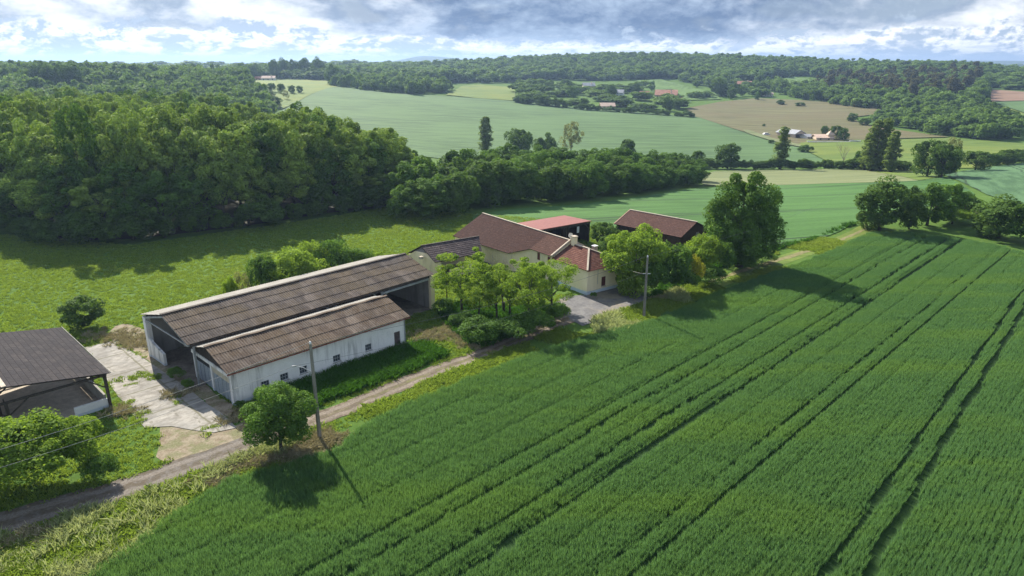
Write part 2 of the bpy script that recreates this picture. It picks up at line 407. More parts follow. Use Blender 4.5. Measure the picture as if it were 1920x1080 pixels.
def mat_concrete_yard():
    m, w, out = new_mat('yard_concrete'); co = obj_co(w)
    rc = w.mapping(co, rot=(0, 0, -R(45.7)))
    n1 = w.noise(co, .35, 6, .65); n2 = w.noise(co, 5, 6, .7); n3 = w.noise(w.mapping(rc, scale=(.8, 1.3, 1)), 1.0, 7, .72)
    c = w.mix(w.ss(n1, .38, .62), (.27,.26,.24), (.41,.385,.345))
    c = w.mix(w.math('MULTIPLY', w.ss(n3, .42, .62), .65), c, (.17,.155,.135))
    # slab joints with dirt and moss
    sp = w.add('ShaderNodeSeparateXYZ', {0: rc})
    wob = w.math('MULTIPLY', w.math('SUBTRACT', w.noise(co, 1.2, 3), .5), .35)
    def joint(s, per, ph):
        md = w.math('MODULO', w.math('ADD', w.math('ADD', s, wob), 1000+ph), per)
        return w.math('SUBTRACT', 1.0, w.ss(w.math('ABSOLUTE', w.math('SUBTRACT', md, per/2)), .03, .13))
    j = w.math('MAXIMUM', joint(sp.outputs[0], 4.2, .4), joint(sp.outputs[1], 5.1, 1.2))
    c = w.mix(w.math('MULTIPLY', j, .8), c, (.13,.125,.07))
    vor = w.add('ShaderNodeTexVoronoi', {'Vector': w.mapping(co, scale=(.45,.45,.45)), 'Scale': 1.0}, feature='DISTANCE_TO_EDGE').outputs['Distance']
    cr = w.math('MULTIPLY', w.math('SUBTRACT', 1.0, w.ss(w.math('ADD', vor, wob), .0, .025)), w.ss(n1, .45, .55))
    c = w.mix(w.math('MULTIPLY', cr, .6), c, (.14,.13,.10))
    c = w.mix(w.math('MULTIPLY', w.ss(n2, .3, .75), .3), c, (.22,.20,.17))
    finish(w, out, c, .9, n2, .4, .03, .2); return m
M['yard'] = mat_concrete_yard()
M['dirt'] = mat_simple('bare_dirt', (.17,.13,.08), (.31,.26,.19), 1.3, .95, .6, .05, c3=(.14,.15,.06), s3=.6)
M['dry_path'] = mat_simple('dry_path_grass', (.13,.14,.05), (.25,.22,.10), 1.2, .95, .5, .05)
M['floor'] = mat_simple('shaded_wood_floor', (.022,.024,.014), (.050,.048,.028), .8, .95, .5, .05)  # floor darkened in colour, standing in for shade over sunlit gaps between trunks
M['asphalt'] = mat_simple('old_asphalt', (.115,.112,.118), (.19,.185,.185), .7, .9, .4, .03, c3=(.26,.22,.16), s3=.2)
M['barn_soil'] = mat_simple('barn_floor_soil', (.13,.11,.09), (.24,.21,.17), .8, .95)  # own dark soil colour of the open barn floor

def mat_corr(name, base, light, moss, streak=.6):
    """fibre cement or tile sheet, UV in metres: u along the eave, v up the slope"""
    m, w, out = new_mat(name); uv = w.add('ShaderNodeUVMap').outputs[0]
    n1 = w.noise(w.mapping(uv, scale=(.9, .35, 1)), 1.0, 6, .7); n2 = w.noise(w.mapping(uv, scale=(5, 1.2, 1)), 1.0, 6, .75)
    n3 = w.noise(w.mapping(uv, scale=(.18, .25, 1)), 1.0, 5, .6); n4 = w.noise(uv, 9, 4, .7)
    c = w.mix(w.ss(n1, .38, .62), base, light)
    sh = w.add('ShaderNodeTexBrick', {'Vector': uv, 'Color1': (.72, .72, .72, 1), 'Color2': (1.25, 1.2, 1.15, 1), 'Mortar': (.9, .9, .9, 1), 'Scale': 1.0, 'Mortar Size': .0, 'Brick Width': 1.08, 'Row Height': 1.35}, offset=0.0)
    c = w.mix(.8, c, w.mix(1.0, c, sh.outputs['Color'], 'MULTIPLY'))
    c = w.mix(w.math('MULTIPLY', w.ss(n3, .40, .62), streak), c, moss)
    c = w.mix(w.math('MULTIPLY', w.ss(n2, .45, .7), .6), c, tuple(x*.45 for x in base))
    c = w.mix(w.math('MULTIPLY', w.ss(n4, .62, .72), .55), c, tuple(min(1, x*2.0) for x in light))
    sp = w.add('ShaderNodeSeparateXYZ', {0: uv})
    row = w.math('MODULO', w.math('ADD', sp.outputs[1], 100.02), 1.35)
    rowd = w.math('SUBTRACT', 1.0, w.ss(row, .02, .13))
    c = w.mix(w.math('MULTIPLY', rowd, .45), c, (.025,.02,.018))
    # darker lines along the furrows of the corrugation
    fu = w.math('MODULO', w.math('ADD', sp.outputs[0], 120.0), .24)
    fd = w.math('SUBTRACT', 1.0, w.ss(w.math('ABSOLUTE', w.math('SUBTRACT', fu, .18)), .01, .08))
    c = w.mix(w.math('MULTIPLY', fd, .32), c, tuple(x*.35 for x in base))
    finish(w, out, c, .9, n4, .5, .03, .15); return m
M['roof_hangar'] = mat_corr('hangar_fibre_cement', (.085,.070,.064), (.165,.140,.125), (.135,.098,.050))
M['roof_shed'] = mat_corr('shed_fibre_cement', (.100,.074,.060), (.200,.165,.138), (.145,.10,.056), .6)
M['roof_back'] = mat_simple('sunlit_pale_fibre_cement', (.24,.225,.20), (.33,.31,.275), .8, .85)  # rear slopes paled to carry their sunlit look in the colour; flashing too
def mat_tile(name, base, light, dark, rowc=.25, colp=.26, amp=.7):
    m, w, out = new_mat(name); uv = w.add('ShaderNodeUVMap').outputs[0]
    br = w.add('ShaderNodeTexBrick', {'Vector': uv, 'Color1': (*base, 1), 'Color2': (*light, 1), 'Mortar': (*tuple(x*.35 for x in dark), 1), 'Scale': 1.0,
                                      'Mortar Size': .022, 'Mortar Smooth': .4, 'Bias': -.1, 'Brick Width': colp, 'Row Height': rowc})
    n1 = w.noise(w.mapping(uv, scale=(.5, .5, 1)), 1.0, 6, .65); n2 = w.noise(uv, 4, 5, .7)
    c = w.mix(w.math('MULTIPLY', w.ss(n1, .35, .65), .6), br.outputs['Color'], dark)
    c = w.mix(w.math('MULTIPLY', w.ss(n2, .35, .7), .4), c, tuple(x*.6 for x in dark))
    c = w.mix(w.math('MULTIPLY', w.ss(w.noise(uv, 8, 3, .6), .66, .74), .5), c, tuple(min(1,x*1.8) for x in light))
    finish(w, out, c, .85, w.math('SUBTRACT', n2, br.outputs['Fac']), .6, .05, .06); return m
M['tile_a'] = mat_tile('red_brown_tiles', (.165,.070,.055), (.25,.125,.095), (.12,.056,.047), .36)
M['tile_b'] = mat_tile('brown_tiles', (.115,.060,.047), (.165,.092,.072), (.082,.045,.037))
M['tile_c'] = mat_tile('dark_purple_brown_tiles', (.072,.036,.030), (.108,.058,.048), (.050,.027,.024))
M['tile_grey'] = mat_tile('grey_weathered_tiles', (.085,.068,.070), (.17,.14,.135), (.060,.048,.050), .42)
M['tile_dark'] = mat_tile('dark_grey_sheets', (.050,.046,.050), (.072,.062,.062), (.036,.033,.037), .45, 1.1)
M['tile_barn'] = mat_tile('old_barn_tiles', (.125,.066,.055), (.18,.105,.088), (.085,.048,.042))
M['red_metal'] = mat_simple('red_sheet_roof', (.235,.070,.054), (.27,.092,.072), .5, .55, .2, .02, (.3,3,1), spec=.4)
M['ridge_red'] = mat_simple('ridge_tiles', (.26,.14,.10), (.40,.27,.20), 2, .85)
M['mortar'] = mat_simple('pale_mortar', (.42,.36,.29), (.58,.50,.40), 2, .9)
def mat_plaster(name, c1, c2, stain, st=.5, band=None, bandz=.45):
    m, w, out = new_mat(name); co = w.add('ShaderNodeNewGeometry').outputs['Position']
    n1 = w.noise(co, .5, 6, .6); n2 = w.noise(w.mapping(co, scale=(1.6, 1.6, .12)), 1.0, 6, .7); n3 = w.noise(co, 7, 4, .6)
    big = w.noise(co, .16, 3, .5)
    c = w.mix(w.ss(n1, .3, .7), c1, c2)
    c = w.mix(w.math('MULTIPLY', w.math('MULTIPLY', w.ss(n2, .46, .66), w.ss(big, .42, .58)), st), c, stain)
    c = w.mix(w.math('MULTIPLY', w.ss(n3, .5, .8), .2), c, stain)
    if band:
        z = w.add('ShaderNodeSeparateXYZ', {0: co}).outputs[2]
        f = w.math('SUBTRACT', 1.0, w.ss(w.math('ADD', z, w.math('MULTIPLY', n1, .3)), bandz, bandz+.12))
        c = w.mix(f, c, band)
    finish(w, out, c, .9, n3, .25, .02, .2); return m
M['white_wall'] = mat_plaster('white_render', (.70,.69,.67), (.82,.81,.79), (.20,.20,.19), .85, band=(.55,.60,.66), bandz=.35)
M['cream_wall'] = mat_plaster('cream_render', (.84,.70,.45), (.90,.78,.53), (.45,.38,.26), .35)
M['cream_wall_b'] = mat_plaster('cream_render_blue_base', (.86,.74,.50), (.92,.81,.57), (.50,.43,.32), .25, band=(.56,.65,.74), bandz=.55)
M['cement'] = mat_plaster('cement_block', (.26,.25,.23), (.36,.345,.315), (.13,.12,.11), .6)
M['far_white'] = mat_simple('far_white_render', (.68,.66,.62), (.8,.78,.74), .3)
M['far_stone'] = mat_simple('far_pale_stone', (.50,.40,.31), (.62,.50,.38), .3)
M['far_pink'] = mat_simple('far_pink_render', (.68,.48,.36), (.78,.56,.42), .3)
M['far_blue'] = mat_simple('far_blueish_render', (.52,.58,.62), (.62,.66,.70), .3)
M['far_roof'] = mat_simple('far_red_roof', (.42,.20,.14), (.55,.30,.21), .4)
M['far_roof_grey'] = mat_simple('far_grey_roof', (.30,.31,.34), (.40,.41,.43), .4)
M['far_roof_pale'] = mat_simple('far_pale_roof', (.52,.38,.30), (.64,.48,.38), .4)
M['wood'] = mat_simple('dark_weathered_boards', (.040,.032,.027), (.095,.078,.066), 3, .9, .5, .03, (2.5,2.5,.15))
M['brown_wood'] = mat_simple('red_brown_boards', (.050,.030,.026), (.085,.050,.040), 3, .9, .5, .03, (3,3,.2))
M['grey_wood'] = mat_simple('silver_grey_boards', (.16,.14,.13), (.28,.25,.23), 3, .9, .5, .03, (3,3,.2))
M['pole'] = mat_simple('pole_concrete', (.17,.155,.135), (.27,.25,.215), 2, .9, .3, .02, (1,1,.3))
M['steel'] = mat_simple('dull_steel', (.28,.30,.31), (.40,.42,.43), 2, .6, .1, .01, metal=.3)
M['door_metal'] = mat_simple('blue_grey_door_sheet', (.22,.26,.30), (.36,.40,.44), 1.5, .6, .3, .02, (3,3,.2), metal=.2)
M['door_cream'] = mat_simple('cream_door_panel', (.42,.38,.28), (.52,.47,.36), 2, .7)
M['shutter'] = mat_simple('dark_red_shutter', (.10,.028,.024), (.15,.045,.035), 2, .6)
M['door_brown'] = mat_simple('brown_plank_door', (.065,.050,.048), (.11,.085,.08), 2, .8)

M['hole'] = mat_simple('dim_interior', (.02,.02,.02), (.035,.033,.03), 2, .9)
M['glass'] = mat_simple('window_glass', (.03,.04,.05), (.06,.07,.08), 2, .12, .0, .01, spec=.6)
M['wire'] = mat_simple('wire', (.10,.10,.10), (.15,.15,.15), 2, .6)
M['wire_pale'] = mat_simple('pale_cable', (.30,.29,.27), (.38,.37,.34), 2, .6)
M['white_paint'] = mat_simple('white_paint', (.72,.72,.72), (.8,.8,.8), 2, .5)
M['carpaint'] = mat_simple('white_car_paint', (.7,.7,.72), (.8,.8,.8), 2, .3, spec=.5)
M['rust'] = mat_simple('rust_red_steel', (.16,.035,.025), (.24,.07,.045), 3, .7)

# ------------------------------------------------------------------ ground sheet
def build_ground():
    ys = list(np.arange(-160, 116, 8.0)) + list(np.arange(116, 260, 3.5))
    y = 260.0
    while y < 14000: ys.append(y); y += max(5, y*.016)
    ys = np.array(ys); ss = np.linspace(-1.35, 1.35, 240)
    Y = np.repeat(ys[:, None], len(ss), 1); X = ss[None, :] * (np.abs(Y) * 1.0 + 110)
    Z = hz(X, Y)
    V = np.stack([X, Y, Z], -1).reshape(-1, 3); n = len(ss); m = len(ys)
    i, j = np.meshgrid(np.arange(m-1), np.arange(n-1), indexing='ij'); a = (i*n + j).ravel()
    F = np.stack([a, a+1, a+n+1, a+n], 1)
    me = fast_mesh('ground', V, F, M['ground'], smooth=True)
    o = bpy.data.objects.new('ground', me); col.objects.link(o); tag(o, kind='structure')
build_ground()

def in_poly(pts, P):
    P = np.asarray(P); x, y = pts[:, 0], pts[:, 1]; c = np.zeros(len(pts), bool); n = len(P)
    for i in range(n):
        x1, y1 = P[i]; x2, y2 = P[(i+1) % n]
        with np.errstate(divide='ignore', invalid='ignore'):
            t = ((y1 > y) != (y2 > y)) & (x < (x2-x1)*(y-y1)/(y2-y1+1e-12)+x1)
        c ^= t
    return c
def densify(P, step, jit=0.0):
    out = []; n = len(P)
    for i in range(n):
        a, b = np.array(P[i]), np.array(P[(i+1) % n]); k = max(1, int(np.linalg.norm(b-a)/step))
        for j in range(k):
            p = a+(b-a)*j/k
            if jit and j: p = p + rng.normal(0, jit, 2)
            out.append(p)
    return np.array(out)
def chaikin(P, n=1):
    P = np.asarray(P, float)
    for _ in range(n):
        Q = np.roll(P, -1, 0); P = np.stack([P*.75+Q*.25, P*.25+Q*.75], 1).reshape(-1, 2)
    return P
def drape(name, P, mat, off=None, step=8.0, jit=0.0, smooth_it=1, kind='structure', skirt=0.0, uvfun=None):
    P = np.asarray(P, float)
    if smooth_it: P = chaikin(P, smooth_it)
    B = densify(P, step, jit)
    lo, hi = B.min(0), B.max(0)
    gx, gy = np.meshgrid(np.arange(lo[0], hi[0], step), np.arange(lo[1], hi[1], step)); G = np.stack([gx.ravel(), gy.ravel()], 1)
    G = G[in_poly(G, B)]
    # keep interior points off the boundary
    if len(G):
        d = np.min(np.linalg.norm(G[:, None, :]-B[None], axis=2), axis=1) if len(G)*len(B) < 6e7 else np.full(len(G), 9e9)
        G = G[d > step*.45]
    pts = [Vector(p) for p in np.concatenate([B, G])] if len(G) else [Vector(p) for p in B]
    nb = len(B); r = delaunay_2d_cdt(pts, [(i, (i+1) % nb) for i in range(nb)], [], 1, 1e-4)
    v2 = np.array([tuple(v) for v in r[0]])
    dist = np.hypot(v2[:, 0], v2[:, 1])
    if off is None: o_ = .10 + np.clip(dist-120, 0, None)*.0011
    else: o_ = np.full(len(v2), off)
    z = hz(v2[:, 0], v2[:, 1]) + o_
    V = [(a, b, c) for (a, b), c in zip(v2, z)]
    mb = MB(); mb.v = V; mb.f = [tuple(f) for f in r[2]]
    me = mb.mesh(name, mat, True)
    if skirt:
        bm = bmesh.new(); bm.from_mesh(me)
        be = [e for e in bm.edges if e.is_boundary]
        ex = bmesh.ops.extrude_edge_only(bm, edges=be)
        for g in ex['geom']:
            if isinstance(g, bmesh.types.BMVert): g.co.z -= skirt
        bm.to_mesh(me); bm.free()
    o = bpy.data.objects.new(name, me); col.objects.link(o); tag(o, kind=kind)
    if uvfun:
        uvl = me.uv_layers.new(name='UVMap')
        for p in me.polygons:
            for li in p.loop_indices: uvl.data[li].uv = uvfun(me.vertices[me.loops[li].vertex_index].co)
    return o
def wp(pix): return [tuple(W(u, v)[:2]) for u, v in pix]

# ------------------------------------------------------------------ fields, tracks, yards
ROAD_L = [(-60,20.5),(-47,29),(-33.5,37.8),(-27.2,41.7),(-21.0,47.3),(-15.8,51.6),(-10.0,58.1),(-3.3,64.4),(2.6,71.1),(7.2,76.2),(12.5,80.2)]
ROAD_R = [(-57,17),(-45,26),(-31.6,35.2),(-25.9,39.4),(-19.9,44.8),(-14.9,49.4),(-8.9,56.0),(-2.6,62.1),(5.2,70.2),(10,75.0),(15.4,78.8)]
def strip(name, L, Rr, mat, z, sub=8):
    mb = MB(); L = np.array(L, float); Rr = np.array(Rr, float)
    t = np.linspace(0, len(L)-1, (len(L)-1)*sub+1); k = np.arange(len(L))
    l = np.stack([np.interp(t, k, L[:, i]) for i in (0, 1)], 1); r = np.stack([np.interp(t, k, Rr[:, i]) for i in (0, 1)], 1)
    for s_ in range(3):
        l[1:-1] = (l[:-2]+2*l[1:-1]+l[2:])/4; r[1:-1] = (r[:-2]+2*r[1:-1]+r[2:])/4
    wob = rng.normal(0, .10, (len(l), 2)); l[1:-1] += wob[1:-1]; r[1:-1] += rng.normal(0, .10, (len(l), 2))[1:-1]
    for i in range(len(l)-1):
        q = [l[i], r[i], r[i+1], l[i+1]]
        mb.poly([(p[0], p[1], hz1(p[0], p[1])+z) for p in q], [(0, i), (1, i), (1, i+1), (0, i+1)])
    o = mb.build(name, mat); tag(o, kind='structure'); return o
strip('gravel_road', ROAD_L, ROAD_R, M['road'], .035)

ASPH = wp([(1042,566),(1062,556),(1100,553),(1166,534),(1216,560),(1190,572),(1120,602),(1092,612),(1070,600),(1052,580)])
drape('asphalt_yard', ASPH, M['asphalt'], .055, 1.5, .08, 0)
YARD = wp([(160,652),(211,640),(262,668),(330,714),(411,772),(444,803),(400,812),(322,800),(272,803),(244,772),(222,745),(196,704)])
drape('concrete_yard', YARD, M['yard'], .06, 1.5, .05, 0)
APR = wp([(300,792),(330,790),(400,806),(448,800),(470,770),(520,750),(488,800),(462,822),(400,842),(345,862),(290,866),(300,830)])
drape('dirt_apron', APR, M['dirt'], .02, 1.2, .15, 1)
DPT = wp([(196,632),(222,606),(262,612),(300,640),(352,690),(440,768),(470,790),(430,790),(330,716),(262,664),(215,640)])
drape('dirt_patch', DPT, M['dirt'], .03, 1.2, .15, 1)
_SF0 = Frame(-34.2, 52.2, 45.7)
drape('shed_floor', [tuple(_SF0(a, b, 0)[:2]) for a, b in ((-.3,.3),(-13.6,.3),(-13.6,13.2),(-.3,13.2))], M['mortar'], .09, 2, 0, 0)  # pale material imitates sunlight on a floor that the roof keeps shaded

CROP_MID = wp([(862,410),(960,392),(1100,384),(1230,366),(1312,352),(1500,346),(1722,342),(1765,330),(1800,345),(1838,372),(1760,385),(1640,398),(1604,418),(1560,442),(1500,458),(1420,478),(1350,480),(1300,440),(1230,440),(1120,425),(960,425)])
drape('green_crop_field', CROP_MID, M['crop_mid'], None, 6, 0, 1)
drape('crop_field_right', wp([(1768,328),(1830,318),(1924,306),(2150,270),(2400,300),(2400,420),(2050,420),(1920,385),(1850,366)]), M['crop_right'], None, 8, 0, 0)
drape('fallow_strip', wp([(1310,322),(1440,320),(1600,317),(1700,322),(1742,336),(1722,341),(1500,346),(1330,351),(1306,340)]), M['fallow'], None, 6, 0, 1)
drape('grass_strip', wp([(1605,316),(1700,318),(1770,329),(1762,334),(1722,340),(1690,332)]), M['hay'], .32, 6, 0, 0)
BIG = wp([(528,208),(560,192),(618,166),(640,164),(730,176),(830,181),(965,191),(1062,201),(1142,208),(1298,219),(1312,222),(1400,251),(1500,277),(1545,302),(1528,310),(1480,313),(1440,306),(1380,303),(1300,304),(1200,308),(1050,308),(900,308),(780,292),(640,262)])
drape('big_green_field', BIG, M['crop_far'], None, 14, 0, 0)
drape('hay_meadow', wp([(836,179),(868,162),(900,160),(966,165),(966,190),(900,186)]), M['hay'], None, 14, 0, 0)
drape('upper_meadow', wp([(476,152),(560,150),(622,151),(640,163),(618,166),(560,191),(528,206),(500,196),(486,170)]), M['hay'], None, 12, 0, 0)
drape('tilled_field', wp([(1300,219),(1286,204),(1350,192),(1420,185),(1500,189),(1600,196),(1655,203),(1640,216),(1590,222),(1640,238),(1690,246),(1780,258),(1640,262),(1500,272),(1400,250),(1312,222)]), M['tilled'], None, 12, 0, 0)
drape('flowery_meadow', wp([(1470,266),(1560,262),(1640,264),(1780,260),(1916,270),(2100,280),(1930,300),(1830,316),(1700,317),(1620,314),(1560,308),(1540,298),(1500,276)]), M['hay'], None, 10, 0, 0)
drape('vineyard', wp([(1192,152),(1240,150),(1340,176),(1352,187),(1292,189),(1262,186)]), M['vine'], None, 14, 0, 0)
drape('vineyard', wp([(1428,154),(1490,146),(1592,157),(1560,166),(1480,166)]), M['vine'], None, 14, 0, 0)
drape('brown_field', wp([(1842,168),(1925,174),(2050,176),(2050,193),(1922,190),(1860,192)]), M['brown_till'], None, 16, 0, 0)
drape('teal_crop_field', wp([(1862,193),(1922,191),(2050,194),(2050,222),(1925,214),(1900,206)]), M['crop_far'], None, 14, 0, 0)
drape('grassy_slope', wp([(1812,184),(1850,192),(1896,206),(1925,216),(1925,232),(1890,226),(1840,206)]), M['hay'], None, 12, 0, 0)
drape('grass_track', wp([(1240,570),(1330,532),(1450,484),(1550,452),(1622,420),(1640,431),(1560,464),(1450,502),(1370,532),(1290,560)]), M['hay'], .02, 3, .1, 0)
drape('earth_path', wp([(1210,566),(1300,535),(1400,502),(1500,472),(1580,446),(1630,424),(1632,427),(1584,450),(1502,478),(1402,508),(1302,541),(1214,572)]), M['dry_path'], .04, 1.5, .12, 0)
# farm track edges between hedges
drape('farm_track', wp([(1392,246),(1404,246),(1450,262),(1500,274),(1504,279),(1448,267),(1400,252)]), M['fallow'], .9, 12, 0, 0)

# ------------------------------------------------------------------ scattered stuff (wheat, grass)
def blade_patch(name, size, n, hmin, hmax, wd, mat, lean=.25, rows=0, seed=0, umbel=0.0):
    g = np.random.default_rng(seed)
    x = g.uniform(-size/2, size/2, n); y = g.uniform(-size/2, size/2, n)
    if rows: y = (g.integers(0, rows, n)+.5)/rows*size - size/2 + g.normal(0, .02, n)
    h = g.uniform(hmin, hmax, n); a = g.uniform(0, 2*np.pi, n); ln = g.normal(0, lean, (n, 2))*h[:, None]
    dx, dy = np.cos(a)*wd/2, np.sin(a)*wd/2; k = .55
    z0 = np.full(n, -.05)
    V = np.stack([np.stack([x-dx, y-dy, z0], 1), np.stack([x+dx, y+dy, z0], 1),
                  np.stack([x+dx*.9+ln[:, 0]*k*.7, y+dy*.9+ln[:, 1]*k*.7, h*k], 1), np.stack([x+ln[:, 0]*1.2, y+ln[:, 1]*1.2, h], 1),
                  np.stack([x-dx*.9+ln[:, 0]*k*.7, y-dy*.9+ln[:, 1]*k*.7, h*k], 1)], 1).reshape(-1, 3)
    F = (np.arange(n)[:, None]*5 + np.array([[0, 1, 2, 3, 4]]))
    t = g.uniform(0, 1, n)
    return fast_mesh(name, V, F, mat, t)
def scatter(name, meshes, P, rz, sc, label, cat, idx=None, group=None):
    c = bpy.data.collections.new(name + '_pieces')
    for i, me in enumerate(meshes):
        c.objects.link(bpy.data.objects.new('%s_piece_%02d' % (name, i), me))
    n = len(P); m = bpy.data.meshes.new(name); m.vertices.add(n); m.vertices.foreach_set('co', np.asarray(P, np.float32).ravel())
    for nm, arr in (('rz', rz), ('sz', sc[:, 1] if sc.ndim == 2 else sc), ('sx', sc[:, 0] if sc.ndim == 2 else sc)):
        at = m.attributes.new(nm, 'FLOAT', 'POINT'); at.data.foreach_set('value', np.asarray(arr, np.float32))
    ids = idx if idx is not None else rng.integers(0, len(meshes), n)
    at = m.attributes.new('idx', 'INT', 'POINT'); at.data.foreach_set('value', np.asarray(ids, np.int32))
    m.update()
    o = bpy.data.objects.new(name, m); col.objects.link(o)
    ng = bpy.data.node_groups.new(name + '_scatter', 'GeometryNodeTree')
    ng.interface.new_socket('Geometry', in_out='INPUT', socket_type='NodeSocketGeometry'); ng.interface.new_socket('Geometry', in_out='OUTPUT', socket_type='NodeSocketGeometry')
    w = NT(ng); gi = w.add('NodeGroupInput'); go = w.add('NodeGroupOutput')
    ci = w.add('GeometryNodeCollectionInfo'); ci.inputs['Collection'].default_value = c; ci.inputs['Separate Children'].default_value = True; ci.inputs['Reset Children'].default_value = True
    ip = w.add('GeometryNodeInstanceOnPoints'); w.l.new(gi.outputs[0], ip.inputs['Points']); w.l.new(ci.outputs[0], ip.inputs['Instance']); ip.inputs['Pick Instance'].default_value = True
    def na(nm, dt='FLOAT'):
        nd = w.add('GeometryNodeInputNamedAttribute'); nd.data_type = dt; nd.inputs['Name'].default_value = nm; return nd.outputs[0]
    w.l.new(na('idx', 'INT'), ip.inputs['Instance Index'])
    cr = w.add('ShaderNodeCombineXYZ', {2: na('rz')}); w.l.new(cr.outputs[0], ip.inputs['Rotation'])
    sx = na('sx'); cs = w.add('ShaderNodeCombineXYZ', {0: sx, 1: sx, 2: na('sz')}); w.l.new(cs.outputs[0], ip.inputs['Scale'])
    w.l.new(ip.outputs[0], go.inputs[0])
    md = o.modifiers.new('scatter', 'NODES'); md.node_group = ng
    tag(o, label, cat, group, 'stuff'); return o
def dseg(P, a, b):
    a = np.array(a); b = np.array(b); d = b-a; t = np.clip(((P-a)@d)/(d@d), 0, 1); return np.linalg.norm(P-a-t[:, None]*d, axis=1)
def vnoise(P, scale, seed=0):
    """cheap smooth value noise 0..1"""
    g = np.random.default_rng(seed); T = g.uniform(0, 1, (64, 64)); q = P/scale
    i = np.floor(q).astype(int); f = q-i; f = f*f*(3-2*f)
    t = lambda a, b: T[(i[:, 0]+a) % 64, (i[:, 1]+b) % 64]
    return (t(0,0)*(1-f[:,0])+t(1,0)*f[:,0])*(1-f[:,1]) + (t(0,1)*(1-f[:,0])+t(1,1)*f[:,0])*f[:,1]

WHEAT = wp([(-60,1180),(60,1150),(185,1078),(330,968),(430,905),(500,886),(636,848),(668,812),(760,764),(900,706),(1000,668),(1100,636),(1230,604),(1330,560),(1430,522),(1540,482),(1630,440),(1700,440),(1790,450),(1880,466),(1960,490)])
WHEAT = WHEAT + [(95, 92), (130, 82), (140, 20), (60, -25), (-30, -25), (-42, 5)]
_B = densify(WHEAT, 1.0, .12)
drape('wheat_ground', [tuple(p) for p in _B], M['soil'], .03, 4, 0, 0)
def vis_cull(P, margin=.14, zt=1.0, ymin=24):
    """keep points the photograph, or one taken a step to the side, could see"""
    zc = P[:, 1]*_c + CAM_H*_sn; a = P[:, 0]/zc
    return (np.abs(a) < .75+margin) & (P[:, 1] > ymin)
def line45(u):  # u = (x-y)/sqrt2
    return ((u*.7071-300*.7071, -u*.7071-300*.7071), (u*.7071+300*.7071, -u*.7071+300*.7071))
def build_wheat():
    st = .36; a = R(45); g = np.arange(-220, 220, st)
    U, Vv = np.meshgrid(g, g, indexing='ij'); U = U.ravel(); Vv = Vv.ravel()
    X = U*math.cos(a) - Vv*math.sin(a); Y = U*math.sin(a) + Vv*math.cos(a)
    P = np.stack([X, Y], 1); k = vis_cull(P, .16); P = P[k]
    P = P + rng.uniform(-.06, .06, P.shape)
    k = in_poly(P, _B); P = P[k]
    keep = np.ones(len(P), bool); sc = rng.uniform(.92, 1.08, len(P))
    tr = [(line45(-26.4), .22), (line45(-24.5), .34), (line45(-30.9), .20), (line45(-29.3), .20),
          (((65.5,82.8),(12.5,26.2)), .26), (((62.3,77.6),(16.0,27.3)), .34), (((60,50),(38,20)), .16), (((62,50),(40,20)), .15),
          (line45(-17.6), .14), (line45(-19.2), .13)]
    wob = (vnoise(P, 12, 5)-.5)*.22
    for (p, q), hw in tr:
        d = np.abs(dseg(P + wob[:, None]*np.array([.7, -.7]), p, q))
        keep &= d > hw
        sc = np.where(d < hw+.40, sc*.92, sc)
    u = (P[:, 0]-P[:, 1])*.7071 + wob
    md = np.abs(((u+.6) % 3.05)-1.5); s2 = vnoise(np.stack([u*3, (P[:, 0]+P[:, 1])*.12], 1), 1.3, 9)
    sc = np.where((md > 1.32) & (s2 > .35), sc*.80, sc)
    n = vnoise(P, 5, 3)*.6+vnoise(P, 1.7, 4)*.4
    sc *= .93 + .14*n
    low = vnoise(P, 3.1, 12); sc = np.where(low > .86, sc*.85, sc)
    P, sc, n = P[keep], sc[keep], n[keep]
    pt = [blade_patch('wheat_tuft', .44, 66, .50, .68, .022, M['wheat'], .10, 2, 20+i) for i in range(5)]
    rz = R(45) + np.where(rng.random(len(P)) < .5, 0, math.pi) + rng.normal(0, .05, len(P))
    Z = hz(P[:, 0], P[:, 1]) + .03
    scatter('wheat', pt, np.column_stack([P, Z]), rz, np.column_stack([np.ones(len(P)), sc]),
            'wide field of young green wheat with dark wheel tracks filling the foreground', 'wheat')
    print('wheat tufts', len(P))
build_wheat()

# verge, lawns and meadow around the farm
def region_pts(poly, step, jit=.5):
    P = np.asarray(poly); lo, hi = P.min(0), P.max(0)
    X, Y = np.meshgrid(np.arange(lo[0], hi[0], step), np.arange(lo[1], hi[1], step)); Q = np.stack([X.ravel(), Y.ravel()], 1)
    Q = Q + rng.uniform(-jit, jit, Q.shape)*step
    return Q[in_poly(Q, P)]
ROADP = ROAD_L + ROAD_R[::-1]
FOOT = []      # building footprints, filled by frames below
def foot(F, a0, a1, b0, b1): return [tuple(F(a, b, 0)[:2]) for a, b in ((a0,b0),(a1,b0),(a1,b1),(a0,b1))]
S = Frame(-23.75, 52.30, 45.72); HG = Frame(-28.67, 55.58, 47.36); LS = Frame(-34.2, 52.2, 45.7)
HS = Frame(9.409, 81.344, 35.82)
FOOT += [foot(S, 0, 18.2, 0, 8.3), foot(HG, .3, 28.5, 0, 10.3), foot(LS, -13.8, 0, 0, 13.2), foot(HS, -2.4, 6, 0, 28)]
def clear(P, extra=(), road=True):
    k = np.ones(len(P), bool)
    for f in FOOT: k &= ~in_poly(P, f)
    if road: k &= ~in_poly(P, ROADP)
    for f in extra: k &= ~in_poly(P, f)
    return P[k]
